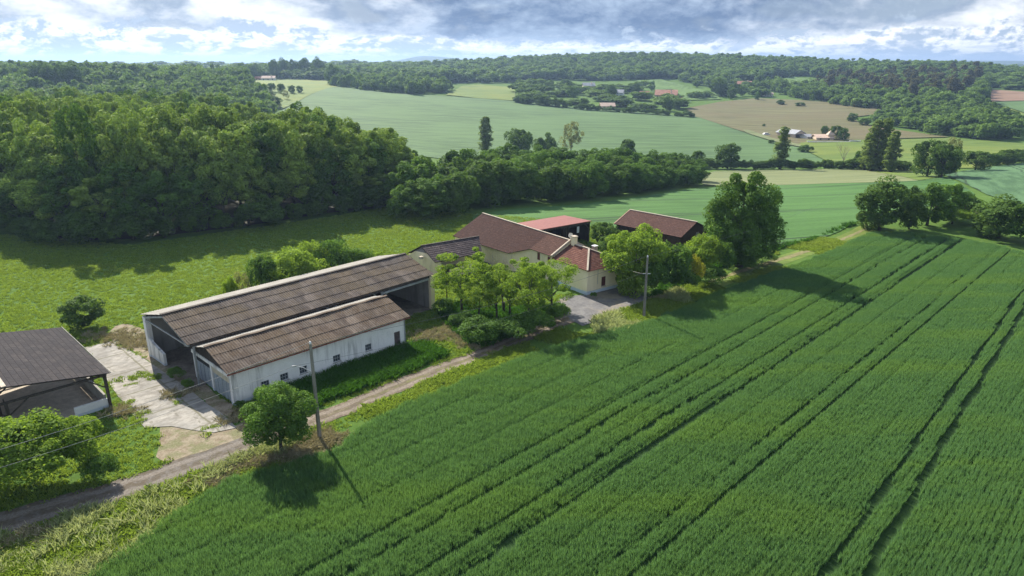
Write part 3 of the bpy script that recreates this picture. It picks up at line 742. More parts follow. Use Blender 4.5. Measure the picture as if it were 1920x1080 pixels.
def grassy():
    YA = [YARD, ASPH, APR, DPT]
    short = [blade_patch('grass_tuft', .8, 60, .08, .24, .055, M['grass'], .5, 0, 60+i) for i in range(4)]
    tall = [blade_patch('tall_grass_tuft', .8, 60, .30, .70, .055, M['lushgrass'], .4, 0, 70+i) for i in range(4)]
    dry = [blade_patch('dry_grass_tuft', .7, 46, .15, .45, .05, M['drygrass'], .6, 0, 80+i) for i in range(3)]
    flo = [blade_patch('umbel_tuft', .7, 44, .25, .65, .05, M['flower'], .4, 0, 90+i) for i in range(3)]
    # meadow behind the farm
    big = region_pts(wp([(-120,700),(-120,440),(0,440),(250,460),(600,410),(720,390),(860,400),(1150,420),(1120,520),(1000,640),(780,760),(560,830),(300,880),(200,930),(-60,1000)]), .64)
    big = clear(big, YA + [WHEAT]); k = vis_cull(big, .1); big = big[k]
    n = vnoise(big, 14, 21); n2 = vnoise(big, 3.0, 22)
    sc = (.75+.35*n2)*(0.8+.3*n); keep = rng.random(len(big)) < .92
    big, sc = big[keep], sc[keep]
    scatter('meadow_grass', short, np.column_stack([big, hz(big[:, 0], big[:, 1])+.01]), rng.uniform(0, 6.28, len(big)), sc,
            'bright green rough grass of the meadow behind and around the barns', 'grass')
    # verge between the track and the wheat
    v = region_pts(wp([(-60,1010),(240,936),(470,850),(620,790),(780,722),(910,672),(1060,612),(1195,574),(1300,530),(1440,470),(1560,440),(1640,424),(1690,440),(1540,482),(1430,522),(1330,560),(1230,604),(1100,636),(900,706),(760,764),(668,812),(636,848),(500,886),(430,905),(330,968),(185,1078),(-60,1180)]), .42)
    v = clear(v, [WHEAT]); nv = vnoise(v, 3.5, 31)
    a = v[nv < .62]; b = v[(nv >= .62)]
    scatter('verge_grass', short, np.column_stack([a, np.full(len(a), .01)+hz(a[:,0],a[:,1])]), rng.uniform(0, 6.28, len(a)), rng.uniform(.8, 1.7, len(a)),
            'light green grass verge between the gravel track and the wheat', 'grass')
    near = (b[:, 0] < -17) | ((b[:, 0] > 9) & (b[:, 0] < 22)); bb = b[near]
    v2 = v[(v[:, 0] < -20.5) & (rng.random(len(v)) < .18)]; bb = np.concatenate([bb, v2])
    scatter('umbel_flowers', flo, np.column_stack([bb, np.full(len(bb), .01)]), rng.uniform(0, 6.28, len(bb)), rng.uniform(.7, 1.2, len(bb)),
            'pale umbel flowers and seed heads in the verge beside the track', 'wildflowers')
    far = region_pts(wp([(1195,574),(1300,530),(1440,470),(1560,440),(1640,424),(1690,440),(1540,482),(1430,522),(1330,560),(1230,604)]), .5)
    # tall lush grass against the long white wall and under the robinias
    t = region_pts([tuple(S(a, b, 0)[:2]) for a, b in ((1.5,-.15),(18.0,-.15),(19.8,-1.6),(19.5,-5.2),(4,-5.0),(1.5,-2.2))], .38)
    t2 = region_pts(wp([(826,590),(860,570),(960,580),(1050,575),(1066,600),(1010,632),(930,648),(880,650),(850,620)]), .45)
    t3 = region_pts(wp([(1220,560),(1240,530),(1320,500),(1420,470),(1520,452),(1600,418),(1600,422),(1500,456),(1400,484),(1300,520)]), .5)
    t = clear(np.concatenate([t, t2, t3]), [WHEAT])
    scatter('tall_grass', tall, np.column_stack([t, np.full(len(t), .01)]), rng.uniform(0, 6.28, len(t)), rng.uniform(.7, 1.25, len(t)),
            'tall dark green grass beside the long white wall and under the trees', 'grass')
    # brown dried grass: tree foot, wheat edge, beside the white shed, yard edges
    d = []
    for (u, v_, r, n_) in ((560,846,1.2,70),(610,822,1.2,80),(460,866,.9,50),(500,862,1.2,90),(430,884,.8,50),(408,905,.8,50),(40,1010,1.2,50),(860,625,2.2,120),(900,645,1.6,80),(810,632,1.6,60),(460,782,1.3,60),(236,772,1.0,40),(262,640,2.2,80),(200,630,1.8,70),(1068,586,.7,30),(1240,560,.9,30),(330,740,1.0,20)):
        c = W(u, v_)[:2]; d.append(c + rng.normal(0, r*.6, (n_, 2))*np.array([1.3, .8]))
    d = np.concatenate(d); d = d[~in_poly(d, ROADP)]
    scatter('dry_grass', dry, np.column_stack([d, np.full(len(d), .02)]), rng.uniform(0, 6.28, len(d)), rng.uniform(.5, 1.1, len(d)),
            'straw coloured dead grass at the field edge and around the yard', 'dry grass')
    # weeds in the cracks of the yard
    wd = []
    for (u, v_, r, n_) in ((257,705,.35,9),(276,708,.3,7),(293,710,.2,4),(249,722,.2,3),(226,712,.25,4),(330,757,.2,3),(262,782,.6,8),(345,738,.3,3),(232,770,.5,9),(240,755,.5,9),(390,800,.5,6)):
        c = W(u, v_)[:2]; wd.append(c + rng.normal(0, r, (n_, 2)))
    wd = np.concatenate(wd)
    scatter('yard_weeds', short, np.column_stack([wd, np.full(len(wd), .05)]), rng.uniform(0, 6.28, len(wd)), rng.uniform(.5, 1.0, len(wd)),
            'green weeds growing through the cracks of the concrete yard', 'weeds')
grassy()

# ------------------------------------------------------------------ trees
def crown_mesh(name, mat, rx, rz, zc, nl, lr, n, leaf, seed, shape='round', core=True, flat=1.0, spread=.72):
    g = np.random.default_rng(seed)
    d = g.normal(0, 1, (nl, 3)); d /= np.linalg.norm(d, axis=1)[:, None]
    r = g.uniform(.35, 1, nl)**.6 * spread
    C = d * r[:, None] * np.array([rx, rx, rz])
    if shape == 'low':   # dome that reaches the ground
        C[:, 2] = np.abs(C[:, 2]); C[:, 2] = C[:, 2]*1.0
    if shape == 'column':
        t = g.uniform(-1, 1, nl); rad = rx*np.clip(1-np.abs(t*.96)**3, 0, 1)*(.75-.25*t)*g.uniform(.05, .75, nl); a = g.uniform(0, 6.28, nl)
        C = np.stack([rad*np.cos(a), rad*np.sin(a), t*rz*.9], 1)
    if shape == 'layer':  # robinia: flattish airy plates
        C[:, 2] = C[:, 2]*.9
    C[:, 2] += zc
    LR = g.uniform(.5, 1.4, nl)*lr
    li = g.integers(0, nl, n)
    dd = g.normal(0, 1, (n, 3)); dd[:, 2] += .25; dd /= np.linalg.norm(dd, axis=1)[:, None]
    rad = g.uniform(.55, 1.08, n)**.7
    P = C[li] + dd*(LR[li]*rad)[:, None]*np.array([1, 1, flat])
    # drop leaves buried in other lobes
    keep = np.ones(n, bool)
    for s0 in range(0, n, 4000):
        q = P[s0:s0+4000]; D = np.linalg.norm((q[:, None]-C[None])/np.array([1, 1, flat]), axis=2)/LR[None]
        D[np.arange(len(q)), li[s0:s0+4000]] = 9
        keep[s0:s0+4000] = D.min(1) > .55
    if shape == 'low': keep &= P[:, 2] > -.1
    P, dd, li = P[keep], dd[keep], li[keep]; n = len(P)
    nr = dd*.75 + g.normal(0, .55, (n, 3)); nr[:, 2] += .25; nr /= np.linalg.norm(nr, axis=1)[:, None]
    t1 = np.cross(nr, g.normal(0, 1, (n, 3))); t1 /= np.linalg.norm(t1, axis=1)[:, None]; t2 = np.cross(nr, t1)
    sz = leaf*g.uniform(.5, 1.3, n)[:, None]; t1 *= sz; t2 *= sz*g.uniform(.45, .9, n)[:, None]
    V = np.stack([P-t1, P-t2*.8+t1*.15, P+t1, P+t2*.8-t1*.1], 1)
    V[:, 1] += nr*sz*.25; V[:, 3] += nr*sz*.2
    V = V.reshape(-1, 3); F = np.arange(4*n).reshape(n, 4)
    lt = g.uniform(0, 1, nl); tint = np.clip(lt[li]*.45 + g.uniform(0, 1, n)*.45 + .1*dd[:, 2], 0, 1)
    return fast_mesh(name, V, F, mat, tint)
def trunk_mesh(name, h, r, zc, rx, seed, limbs=5, multi=False):
    g = random.Random(seed); mb = MB()
    lean = (g.uniform(-.05, .05)*h, g.uniform(-.05, .05)*h)
    top = (lean[0], lean[1], zc)
    mb.tube([(0, 0, -.3), (lean[0]*.2, lean[1]*.2, h*.12), (lean[0]*.6, lean[1]*.6, zc*.6), top], [r*1.35, r, r*.7, r*.3], 7)
    for i in range(limbs):
        a = i*2.4+g.uniform(-.4, .4); z0 = zc*g.uniform(.35, .75); L = rx*g.uniform(.5, .85); t = z0/zc
        p = (lean[0]*t, lean[1]*t, z0)
        q = (p[0]+math.cos(a)*L*.5, p[1]+math.sin(a)*L*.5, z0+h*.13); s_ = (p[0]+math.cos(a)*L, p[1]+math.sin(a)*L, z0+h*g.uniform(.2, .34))
        mb.tube([p, q, s_], [r*.5, r*.33, r*.12], 5)
    return mb.mesh(name, M['bark'], True)
PROTO = {}
def make_protos():
    def add(kind, i, mat, h, rx, trunk_r, zlow, **kw):
        zc = (h+zlow)/2; rz = (h-zlow)/2
        cm = crown_mesh('crown_%s' % kind, M[mat], rx, rz, zc, seed=hash((kind, i)) % 9999 if False else (sum(map(ord, kind))*7+i*31), **kw)
        tm = trunk_mesh('trunk_%s' % kind, h, trunk_r, zc, rx, i+5)
        z = np.empty(len(cm.vertices)*3, np.float32); cm.vertices.foreach_get('co', z); z = z.reshape(-1, 3)
        PROTO.setdefault(kind, []).append((cm, tm, float(np.percentile(z[:, 2], 99.5)), float(np.percentile(np.hypot(z[:, 0], z[:, 1]), 98.5))))
    for i in range(5):   # forest trees, crowns seen from 100 m and more
        add('forest', i, 'robinia', 16, 4.2, .22, 4.0, nl=70, lr=.78, n=13000, leaf=.20, spread=.85)
    for i in range(3):
        add('forest_dark', i, 'mid', 15, 4.4, .22, 1.5, nl=70, lr=.8, n=12000, leaf=.21, spread=.85)
    for i in range(4):
        add('scrub', i, 'mid', 8, 3.6, .16, -.6, nl=34, lr=.85, n=7500, leaf=.20)
    for i in range(3):
        add('scrub_dark', i, 'oak', 8, 3.6, .16, -.6, nl=34, lr=.85, n=7500, leaf=.20)
    for i in range(3):
        add('bush', i, 'mid', 4, 2.6, .08, 0, nl=26, lr=.70, n=9000, leaf=.12, shape='low')
    for i in range(2):
        add('bush_lime', i, 'lime', 4, 2.6, .08, 0, nl=38, lr=.60, n=24000, leaf=.075, shape='low')
    add('big', 0, 'mid', 13, 5.0, .42, -1.0, nl=110, lr=1.05, n=60000, leaf=.15, spread=.82)
    add('round', 0, 'lime', 8, 4.0, .25, -.5, nl=76, lr=.85, n=40000, leaf=.12, spread=.80)
    add('small', 0, 'mid', 5.9, 2.6, .12, .5, nl=60, lr=.58, n=30000, leaf=.085, spread=.80)
    for i in range(3):
        add('airy', i, 'lime', 7.5, 3.0, .13, 2.0, nl=52, lr=.52, n=11000, leaf=.085, flat=.65, spread=1.0)
    for i in range(2):
        add('poplar', i, 'poplar', 18, 2.0, .25, .6, nl=110, lr=.62, n=12000, leaf=.20, shape='column')
    add('palebush', 0, 'pale', 8, 3.4, .15, 1.0, nl=34, lr=.8, n=2600, leaf=.20, spread=.95)
    add('yellowbush', 0, 'yellow', 3, 1.8, .06, 0, nl=20, lr=.55, n=3500, leaf=.12, shape='low')
    for i in range(3):
        add('pine', i, 'pine', 14, 3.2, .2, 3.0, nl=20, lr=1.2, n=2200, leaf=.5)
    for i in range(3):
        add('dark', i, 'oak', 10, 4.4, .2, -.6, nl=44, lr=1.15, n=11000, leaf=.24, spread=.8)
    for i in range(4):   # far crowns
        add('far', i, 'far_wood', 12, 5.2, .2, 0.5, nl=18, lr=1.9, n=1500, leaf=.75)
make_protos()
def bare_proto():
    g = random.Random(3); mb = MB()
    def br(p, d, L, r, lv):
        q = p + d*L*.5 + Vector((g.gauss(0, .05), g.gauss(0, .05), 0))*L; e = q + (d+Vector((g.gauss(0, .15), g.gauss(0, .15), .15))).normalized()*L*.5
        mb.tube([p, q, e], [r, r*.8, r*.55], 5 if lv < 2 else 3, False)
        if lv == 4: return
        for k in range(4 if lv == 0 else 3):
            a = g.uniform(0, 6.28); t = g.uniform(.35, .75)
            nd = (d*math.cos(t) + Vector((math.cos(a), math.sin(a), .2)).normalized()*math.sin(t)).normalized()
            br(e if k < 2 else q.lerp(e, .6), nd, L*g.uniform(.6, .8), r*.5, lv+1)
    br(Vector((0, 0, -.2)), Vector((0, 0, 1)), 2.4, .16, 0)
    m = mb.mesh('crown_bare', mat_simple('pale_twigs', (.24, .20, .15), (.38, .33, .26), 3), False)
    tm = MB(); tm.tube([(0, 0, -.3), (0, 0, 1.2)], [.2, .15], 7); t = tm.mesh('trunk_bare', M['bark'])
    z = np.array([v.co for v in m.vertices]); PROTO['bare'] = [(m, t, float(z[:, 2].max()), float(np.percentile(np.abs(z[:, :2]), 98)))]
bare_proto()
def tree(kind, x, y, h, w=None, label=None, group=None, name='tree', cat='tree', i=None, trunk=True, z=None, rz=None, sink=0.0):
    pr = PROTO[kind]; cm, tm, ph, pw = pr[random.randrange(len(pr)) if i is None else i % len(pr)]
    sz = h/ph; sx = (w/2/pw) if w else sz*random.uniform(.9, 1.1)
    o = empty(name, (x, y, (hz1(x, y) if z is None else z)-sink), random.uniform(0, 6.28) if rz is None else rz)
    o.scale = (sx, sx, sz); tag(o, label, cat, group)
    c = bpy.data.objects.new('crown', cm); col.objects.link(c); c.parent = o
    if trunk:
        t = bpy.data.objects.new('trunk', tm); col.objects.link(t); t.parent = o
    return o
def tpx(kind, u, v, vtop, wpx=None, **kw):
    """tree standing where photo pixel (u, v) meets the ground, as tall as it looks"""
    p = W(u, v); b = (vtop-540)/FPX; zt = -(_sn+b*_c)/(_c-b*_sn)*p[1] + CAM_H
    dep = p[1]*_c + (CAM_H-p[2])*_sn
    return tree(kind, p[0], p[1], max(.6, zt-p[2]), wpx/FPX*dep if wpx else None, z=p[2], **kw)

# ------------------------------------------------------------------ roofs and walls
def roof(name, parent, mat, E0, E1, R1, R0, thick=.07, corr=0.0, rows=1.35, lift=.03, ulen=None, sag=0.0):
    """sloping slab, eave E0->E1, ridge R0->R1"""
    E0, E1, R0, R1 = map(Vector, (E0, E1, R0, R1)); L = (E1-E0).length; H = ((R0-E0).length+(R1-E1).length)/2
    nrm_ = (E1-E0).cross(R0-E0).normalized()
    if nrm_.length < .5: nrm_ = (E1-E0).cross(R1-E0).normalized()
    if nrm_.z < 0: nrm_ = -nrm_
    dE = (E1-E0)/L; mb = MB()
    per = .24
    nu = max(2, int(L/per*6)) if corr else max(2, int(L/1.5))
    nr = max(1, int(round(H/rows)))
    for j in range(nr):
        t0, t1 = j/nr, (j+1)/nr
        grid = []
        for (t, lf) in ((t0, lift), (t1, 0.0)):
            A = E0.lerp(R0, t); B = E1.lerp(R1, t); row = []
            for i in range(nu+1):
                p = A.lerp(B, i/nu); u = (p-E0).dot(dE); p.z += sag*t*(math.sin(u*.9)+.6*math.sin(u*2.1+1))*.6 + sag*.35*math.sin(u*.5+t*5+1)
                wv = corr*math.cos(2*math.pi*(u/per-.25)) if corr else 0
                row.append((p+nrm_*(wv+lf), p+nrm_*(wv+lf-thick), (u, H*t)))
            grid.append(row)
        a, b = grid
        base = len(mb.v)
        for row in (a, b):
            for q in row: mb.v.append(tuple(q[0]))
            for q in row: mb.v.append(tuple(q[1]))
        n1 = nu+1
        def uvq(idx): return [ (a[k][2] if r_ == 0 else b[k][2]) for r_, k in idx]
        for i in range(nu):
            mb.f.append((base+i, base+i+1, base+2*n1+i+1, base+2*n1+i)); mb.uv[len(mb.f)-1] = uvq([(0,i),(0,i+1),(1,i+1),(1,i)])
            mb.f.append((base+n1+i, base+3*n1+i, base+3*n1+i+1, base+n1+i+1)); mb.uv[len(mb.f)-1] = uvq([(0,i),(1,i),(1,i+1),(0,i+1)])
            mb.f.append((base+i, base+n1+i, base+n1+i+1, base+i+1)); mb.uv[len(mb.f)-1] = uvq([(0,i),(0,i),(0,i+1),(0,i+1)])
            if j == nr-1: mb.f.append((base+2*n1+i, base+2*n1+i+1, base+3*n1+i+1, base+3*n1+i)); mb.uv[len(mb.f)-1] = uvq([(1,i),(1,i+1),(1,i+1),(1,i)])
        for i in (0, nu):
            mb.f.append((base+i, base+2*n1+i, base+3*n1+i, base+n1+i)); mb.uv[len(mb.f)-1] = uvq([(0,i),(1,i),(1,i),(0,i)])
    return mb.build(name, mat, parent)
def wall_holes(mb, F, axis, c0, c1, s0, s1, z0, z1, holes):
    """wall slab along 'a' (b from c0 to c1) or along 'b' (a from c0 to c1), with rectangular openings (s, s, z, z)"""
    ss = sorted({s0, s1, *[h[0] for h in holes], *[h[1] for h in holes]}); zs = sorted({z0, z1, *[h[2] for h in holes], *[h[3] for h in holes]})
    for i in range(len(ss)-1):
        run = None
        for j in range(len(zs)-1):
            sm, zm = (ss[i]+ss[i+1])/2, (zs[j]+zs[j+1])/2
            solid = not any(h[0] < sm < h[1] and h[2] < zm < h[3] for h in holes)
            if solid and run is None: run = zs[j]
            if (not solid or j == len(zs)-2) and run is not None:
                top = zs[j] if not solid else zs[j+1]
                if axis == 'a': mb.box(F, ss[i], ss[i+1], c0, c1, run, top)
                else: mb.box(F, c0, c1, ss[i], ss[i+1], run, top)
                run = None
def grid_window(F, root, a0, a1, z0, z1, b, nx=3, ny=2, frame_mat=None):
    """steel framed window in a wall whose outer face is at b (outside is -b)"""
    mb = MB(); t = .045; fm = frame_mat or M['steel']
    mb.box(F, a0, a1, b+.05, b+.11, z0, z0+t); mb.box(F, a0, a1, b+.05, b+.11, z1-t, z1)
    mb.box(F, a0, a0+t, b+.05, b+.11, z0+t, z1-t); mb.box(F, a1-t, a1, b+.05, b+.11, z0+t, z1-t)
    for i in range(1, nx):
        x = a0+(a1-a0)*i/nx; mb.box(F, x-.018, x+.018, b+.06, b+.10, z0+t, z1-t)
    w_ = mb.build('window', fm, root)
    if ny > 1:
        h = MB(); h.box(F, a0+t, a1-t, b+.055, b+.105, (z0+z1)/2-.016, (z0+z1)/2+.016); h.build('glazing_bar', fm, w_)
    g = MB(); g.box(F, a0+t, a1-t, b+.075, b+.085, z0+t, z1-t)
    child(g.build('pane', M['glass'], w_), w_)
    s_ = MB(); s_.box(F, a0-.06, a1+.06, b-.05, b+.05, z0-.07, z0-.002); child(s_.build('sill', M['cement'], w_), w_)
    return w_
def child(o, par): return o
# second level children: parent of a part is a mesh with identity local transform relative to its own parent
_mb_build = MB.build
def _build(s, name, mat, parent=None, smooth=False, local=None):
    o = _mb_build(s, name, mat, None, smooth)
    if parent is not None:
        o.parent = parent
        r = parent
        while r.parent is not None: r = r.parent
        if local is None:
            # bake vertices into the root's frame so every part keeps an identity transform
            inv = Matrix.LocRotScale(r.location, r.rotation_euler, r.scale).inverted()
            o.data.transform(inv)
    return o
MB.build = _build

# --- long white shed --------------------------------------------------------
def white_shed():
    F = S; r = empty('long_shed', F(0, 0, 0), R(F.deg))
    tag(r, 'low shed with long stained white wall, small windows and rusty brown corrugated roof', 'shed')
    L, D, ze = 18.24, 8.2, 3.12
    wins = [(2.54, 3.29, .72, 1.34), (4.34, 5.12, .78, 1.44), (6.24, 7.01, .82, 1.50), (9.74, 10.52, .84, 1.52), (13.35, 14.08, .88, 1.55)]
    mb = MB()
    wall_holes(mb, F, 'a', 0, .22, .003, L-.003, -.3, ze, [w for w in wins] + [(16.85, 17.6, .1, 1.85)])
    mb.build('front_wall', M['white_wall'], r)
    mb = MB(); mb.box(F, .2, L-.2, D-.22, D, -.3, 2.95); mb.build('rear_wall', M['white_wall'], r)
    g = [F(L-.22, 0.22, -.3), F(L-.22, D-.22, -.3), F(L-.22, D-.22, 3.0), F(L-.22, 3.6, 4.36), F(L-.22, .22, 3.12)]
    mb = MB(); mb.prism(g, Vector(F.e1).to_3d()*.22); mb.build('end_wall', M['white_wall'], r)
    # door end: white concrete frame, two sliding doors, boarded gable
    mb = MB()
    for b0, b1 in ((.225, .50), (4.02, 4.32), (7.70, 7.975)): mb.box(F, 0, .28, b0, b1, -.3, 2.50)
    mb.box(F, -.03, .28, .0, 8.2, 2.502, 2.82); mb.box(F, .28, .5, 7.0, 7.975, -.3, 2.5)
    mb.box(F, -.02, .24, .0, .22, -.3, 2.5)
    mb.build('door_frame', M['white_wall'], r)
    mb = MB(); g = [F(.05, .12, 2.825), F(.05, 8.08, 2.825), F(.05, 8.08, 3.1), F(.05, 3.6, 4.34), F(.05, .12, 3.15)]
    mb.prism(g, Vector(F.e1).to_3d()*.08)
    for k in range(26):
        b = .3+k*.3
        zt = 3.18+(min(b, 3.6)/3.6)*1.12 if b < 3.6 else 4.30-(b-3.6)/4.6*1.2
        mb.box(F, .015, .05, b, b+.025, 2.84, zt)
    mb.build('gable_boards', M['wood'], r)
    for (b0, b1, cream) in ((.50, 4.02, True), (4.32, 7.70, False)):
        mb = MB(); n = 8; w_ = (b1-b0)/n
        zt = 1.82 if cream else 1.95
        for k in range(n): mb.box(F, .10+(k % 2)*.025, .14+(k % 2)*.025, b0+k*w_, b0+(k+1)*w_-.012, -.02, zt)
        d = mb.build('sliding_door', M['door_metal'], r)
        if cream: d['label'] = 'blue grey sheet metal sliding door with a cream upper panel'
        mb = MB(); mb.box(F, .11, .15, b0, b1, zt+.01, 2.50)
        mb.build('upper_panel', M['door_cream'] if cream else M['hole'], d)

    mb = MB()
    for k in range(5): mb.box(F, 16.87+k*.145, 16.87+k*.145+.135, .06, .12, .10, 1.84)
    dr = mb.build('plank_door', M['door_brown'], r)
    mb = MB(); mb.box(F, 17.45, 17.50, .02, .06, .9, 1.02); mb.build('handle', M['steel'], dr)
    mb = MB(); mb.box(F, 16.7, 17.75, -.45, -.002, -.1, .18); mb.build('door_step', M['mortar'], r)
    for a0, a1, z0, z1 in wins: grid_window(F, r, a0, a1, z0, z1, 0)
    rf = roof('roof', r, M['roof_shed'], F(-.45, -.40, 3.24), F(18.7, -.40, 3.24), F(18.7, 3.62, 4.50), F(-.45, 3.62, 4.50), .03, .019, sag=.06)
    rb = roof('rear_roof_slope', r, M['roof_back'], F(18.7, 8.6, 3.10), F(-.45, 8.6, 3.10), F(-.45, 3.66, 4.50), F(18.7, 3.66, 4.50), .03, .019)
    mb = MB(); pts = [F(-.46+k*19.2/48, 3.63, 4.53+.03*math.sin(k*.9)) for k in range(49)]
    for p, q in zip(pts, pts[1:]): mb.bar(p, q, .34, .07)
    mb.build('ridge_cap', M['roof_shed'], r)
    mb = MB(); mb.box(F, -.42, 18.68, -.43, -.36, 3.06, 3.16); mb.build('gutter', M['rust'], r)
    mb = MB(); mb.tube([F(18.15, -.08, 3.1), F(18.15, -.08, -.1)], .055, 8); mb.build('downpipe', M['steel'], r)
    return r
white_shed()

# --- open fronted hangar ----------------------------------------------------
def hangar():
    F = HG; r = empty('open_barn', F(0, 0, 0), R(F.deg))
    tag(r, 'long open-fronted hay barn with dark corrugated roof running behind the white shed', 'barn')
    L = 28.77
    roof('roof', r, M['roof_hangar'], F(0, 0, 4.2), F(L+.05, 0, 4.2), F(L+.05, 5.2, 5.75), F(0, 5.2, 5.75), .03, .019, sag=.035)
    roof('rear_roof_slope', r, M['roof_back'], F(L+.05, 10.75, 4.38), F(0, 10.75, 4.38), F(0, 5.24, 5.75), F(L+.05, 5.24, 5.75), .03, .019)
    mb = MB(); mb.bar(F(-.02, 5.22, 5.80), F(L+.05, 5.22, 5.80), .36, .07); mb.build('ridge_cap', M['wood'], r)
    mb = MB(); mb.box(F, .6, L-.5, 10.25, 10.45, -.3, 4.28); mb.build('rear_wall', M['cement'], r)
    mb = MB(); g = [F(L-.5, .35, -.3), F(L-.5, 10.25, -.3), F(L-.5, 10.25, 4.3), F(L-.5, 5.2, 5.62), F(L-.5, .35, 4.18)]
    mb.prism(g, Vector(F.e1).to_3d()*.25); mb.build('end_wall', M['cement'], r)
    mb = MB(); mb.box(F, L-.62, L-.02, -.05, .345, -.3, 4.02); mb.build('corner_pillar', M['cream_wall'], r)
    mb = MB(); mb.box(F, .1, .6, 9.95, 10.55, -.3, 4.25)
    mb.prism([F(.15, 6.8, -.3), F(.15, 9.95, -.3), F(.15, 9.95, 2.1), F(.15, 9.3, 1.75), F(.15, 6.8, 1.25)], Vector(F.e1).to_3d()*.25)
    mb.build('wing_wall', M['white_wall'], r)
    mb = MB(); mb.box(F, .3, L-.65, .10, .24, 3.90, 4.12); mb.build('front_beam', M['wood'], r)
    mb = MB(); mb.bar(F(21.3, .02, 3.72), F(L-.9, .02, 3.80), .16, .20); mb.build('light_rail', M['steel'], r)
    for a in (.5, 7.4, 14.3, 21.2):
        mb = MB(); mb.box(F, a, a+.16, .08, .26, -.2, 3.895); p = mb.build('post', M['steel'], r)
        if a > 1:
            mb = MB()
            for s_ in (-1, 1): mb.bar(F(a+.08, .17, 2.9), F(a+.08+s_*1.1, .17, 3.86), .09)
            mb.build('brace', M['steel'], p)
    for a in (.2, 7.5, 14.4, 21.3, 27.9):
        mb = MB(); mb.bar(F(a, .25, 4.02), F(a, 5.2, 5.48), .14, .18); mb.bar(F(a, 10.2, 4.16), F(a, 5.2, 5.50), .14, .18); mb.bar(F(a, .3, 3.95), F(a, 10.2, 3.97), .09, .12)
        mb.build('roof_truss', M['steel'] if a < 1 else M['wood'], r)
    for k, (b, z) in enumerate(((1.2, 4.42), (2.6, 4.83), (4.0, 5.24), (6.6, 5.26), (8.0, 4.92), (9.4, 4.58))):
        mb = MB(); mb.bar(F(.1, b, z), F(L-.55, b, z), .08, .12); mb.build('purlin', M['wood'], r)
    drape('barn_floor', foot(F, .2, L-.6, .0, 10.2), M['barn_soil'], .045, 3, 0, 0)
hangar()
def implement():
    # rusty red hay turner standing in the dark of the hangar
    F = Frame(*HG(3.6, 4.0, 0)[:2], 20); r = empty('farm_implement', F(0, 0, 0), R(20)); tag(r, 'rust red farm implement parked in the shade inside the open barn', 'farm machine')
    mb = MB(); mb.bar(F(-1.2, 0, .75), F(1.2, 0, .75), .14); mb.bar(F(-.6, 0, .75), F(-.6, -.9, .5), .1); mb.bar(F(.6, 0, .75), F(.6, -.9, .5), .1); mb.bar(F(0, 0, .8), F(0, -1.2, 1.15), .12); mb.box(F, -.35, .35, -.3, .3, .8, 1.25); mb.build('frame', M['rust'], r)
    for a in (-1.25, 1.25):
        mb = MB(); pts = [F(a, .42*math.cos(t), .43+.42*math.sin(t)) for t in np.linspace(0, 2*math.pi, 15)]; mb.tube(pts, .07, 5, False); mb.bar(F(a, 0, .43), F(a*.9, 0, .75), .08); mb.build('wheel', M['wood'], r)
implement()

# --- open cart shed at the left edge ----------------------------------------
def left_shed():
    F = LS; r = empty('cart_shed', F(0, 0, 0), R(F.deg))
    tag(r, 'open-sided cart shed under a dark grey roof on posts at the left edge', 'shed')
    roof('roof', r, M['tile_dark'], F(.22, 14.2, 3.26), F(.22, -.55, 3.26), F(-6.9, -.55, 4.48), F(-6.9, 14.2, 4.48), .06, 0, 1.35, .012)
    roof('far_roof_slope', r, M['roof_hangar'], F(-14.1, -.55, 3.26), F(-14.1, 14.2, 3.26), F(-6.94, 14.2, 4.48), F(-6.94, -.55, 4.48), .06, .03)
    mb = MB(); mb.bar(F(-6.92, -.56, 4.53), F(-6.92, 14.2, 4.53), .32, .06); mb.build('ridge_cap', M['mortar'], r)
    mb = MB(); mb.bar(F(.29, -.55, 3.27), F(.29, 14.2, 3.27), .05, .10); mb.build('edge_flashing', M['roof_back'], r)
    for a in (-.1, -13.8):
        mb = MB(); mb.bar(F(a, -.4, 3.08), F(a, 14.0, 3.08), .16, .20); mb.build('eave_beam', M['wood'], r)
    for b in (-.05, 4.6, 9.2, 13.7):
        mb = MB(); mb.bar(F(.1, b, 3.10), F(-6.9, b, 4.30), .12, .18); mb.bar(F(-13.9, b, 3.10), F(-6.9, b, 4.30), .12, .18); mb.bar(F(-.1, b, 3.00), F(-13.8, b, 3.00), .12, .18)
        mb.build('roof_truss', M['wood'], r)
    for a in (-.1, -7.0, -13.8):
        for b in (-.05, 4.6, 9.2, 13.7):
            mb = MB(); mb.box(F, a-.11, a+.11, b-.11, b+.11, -.2, 2.98 if a > -1 or a < -13 else 2.98); p = mb.build('post', M['wood'], r)
            mb = MB()
            if a > -10: mb.bar(F(a-.1, b, 1.9), F(a-1.4, b, 2.93), .09)
            if a < -1: mb.bar(F(a+.1, b, 1.9), F(a+1.5, b, 2.93), .09)
            if b < 13 : mb.bar(F(a, b+.1, 2.1), F(a, b+.95, 2.95), .09)
            mb.build('brace', M['wood'], p)
    mb = MB(); mb.box(F, -.42, -.22, .25, 13.4, -.2, 1.15); mb.box(F, -.215, -.0, 4.9, 9.0, -.2, 1.1); mb.build('low_wall', M['cement'], r)
    mb = MB(); mb.box(F, -2.7, -.22, -.02, .20, -.2, .85); mb.build('front_kerb_wall', M['white_wall'], r)
left_shed()

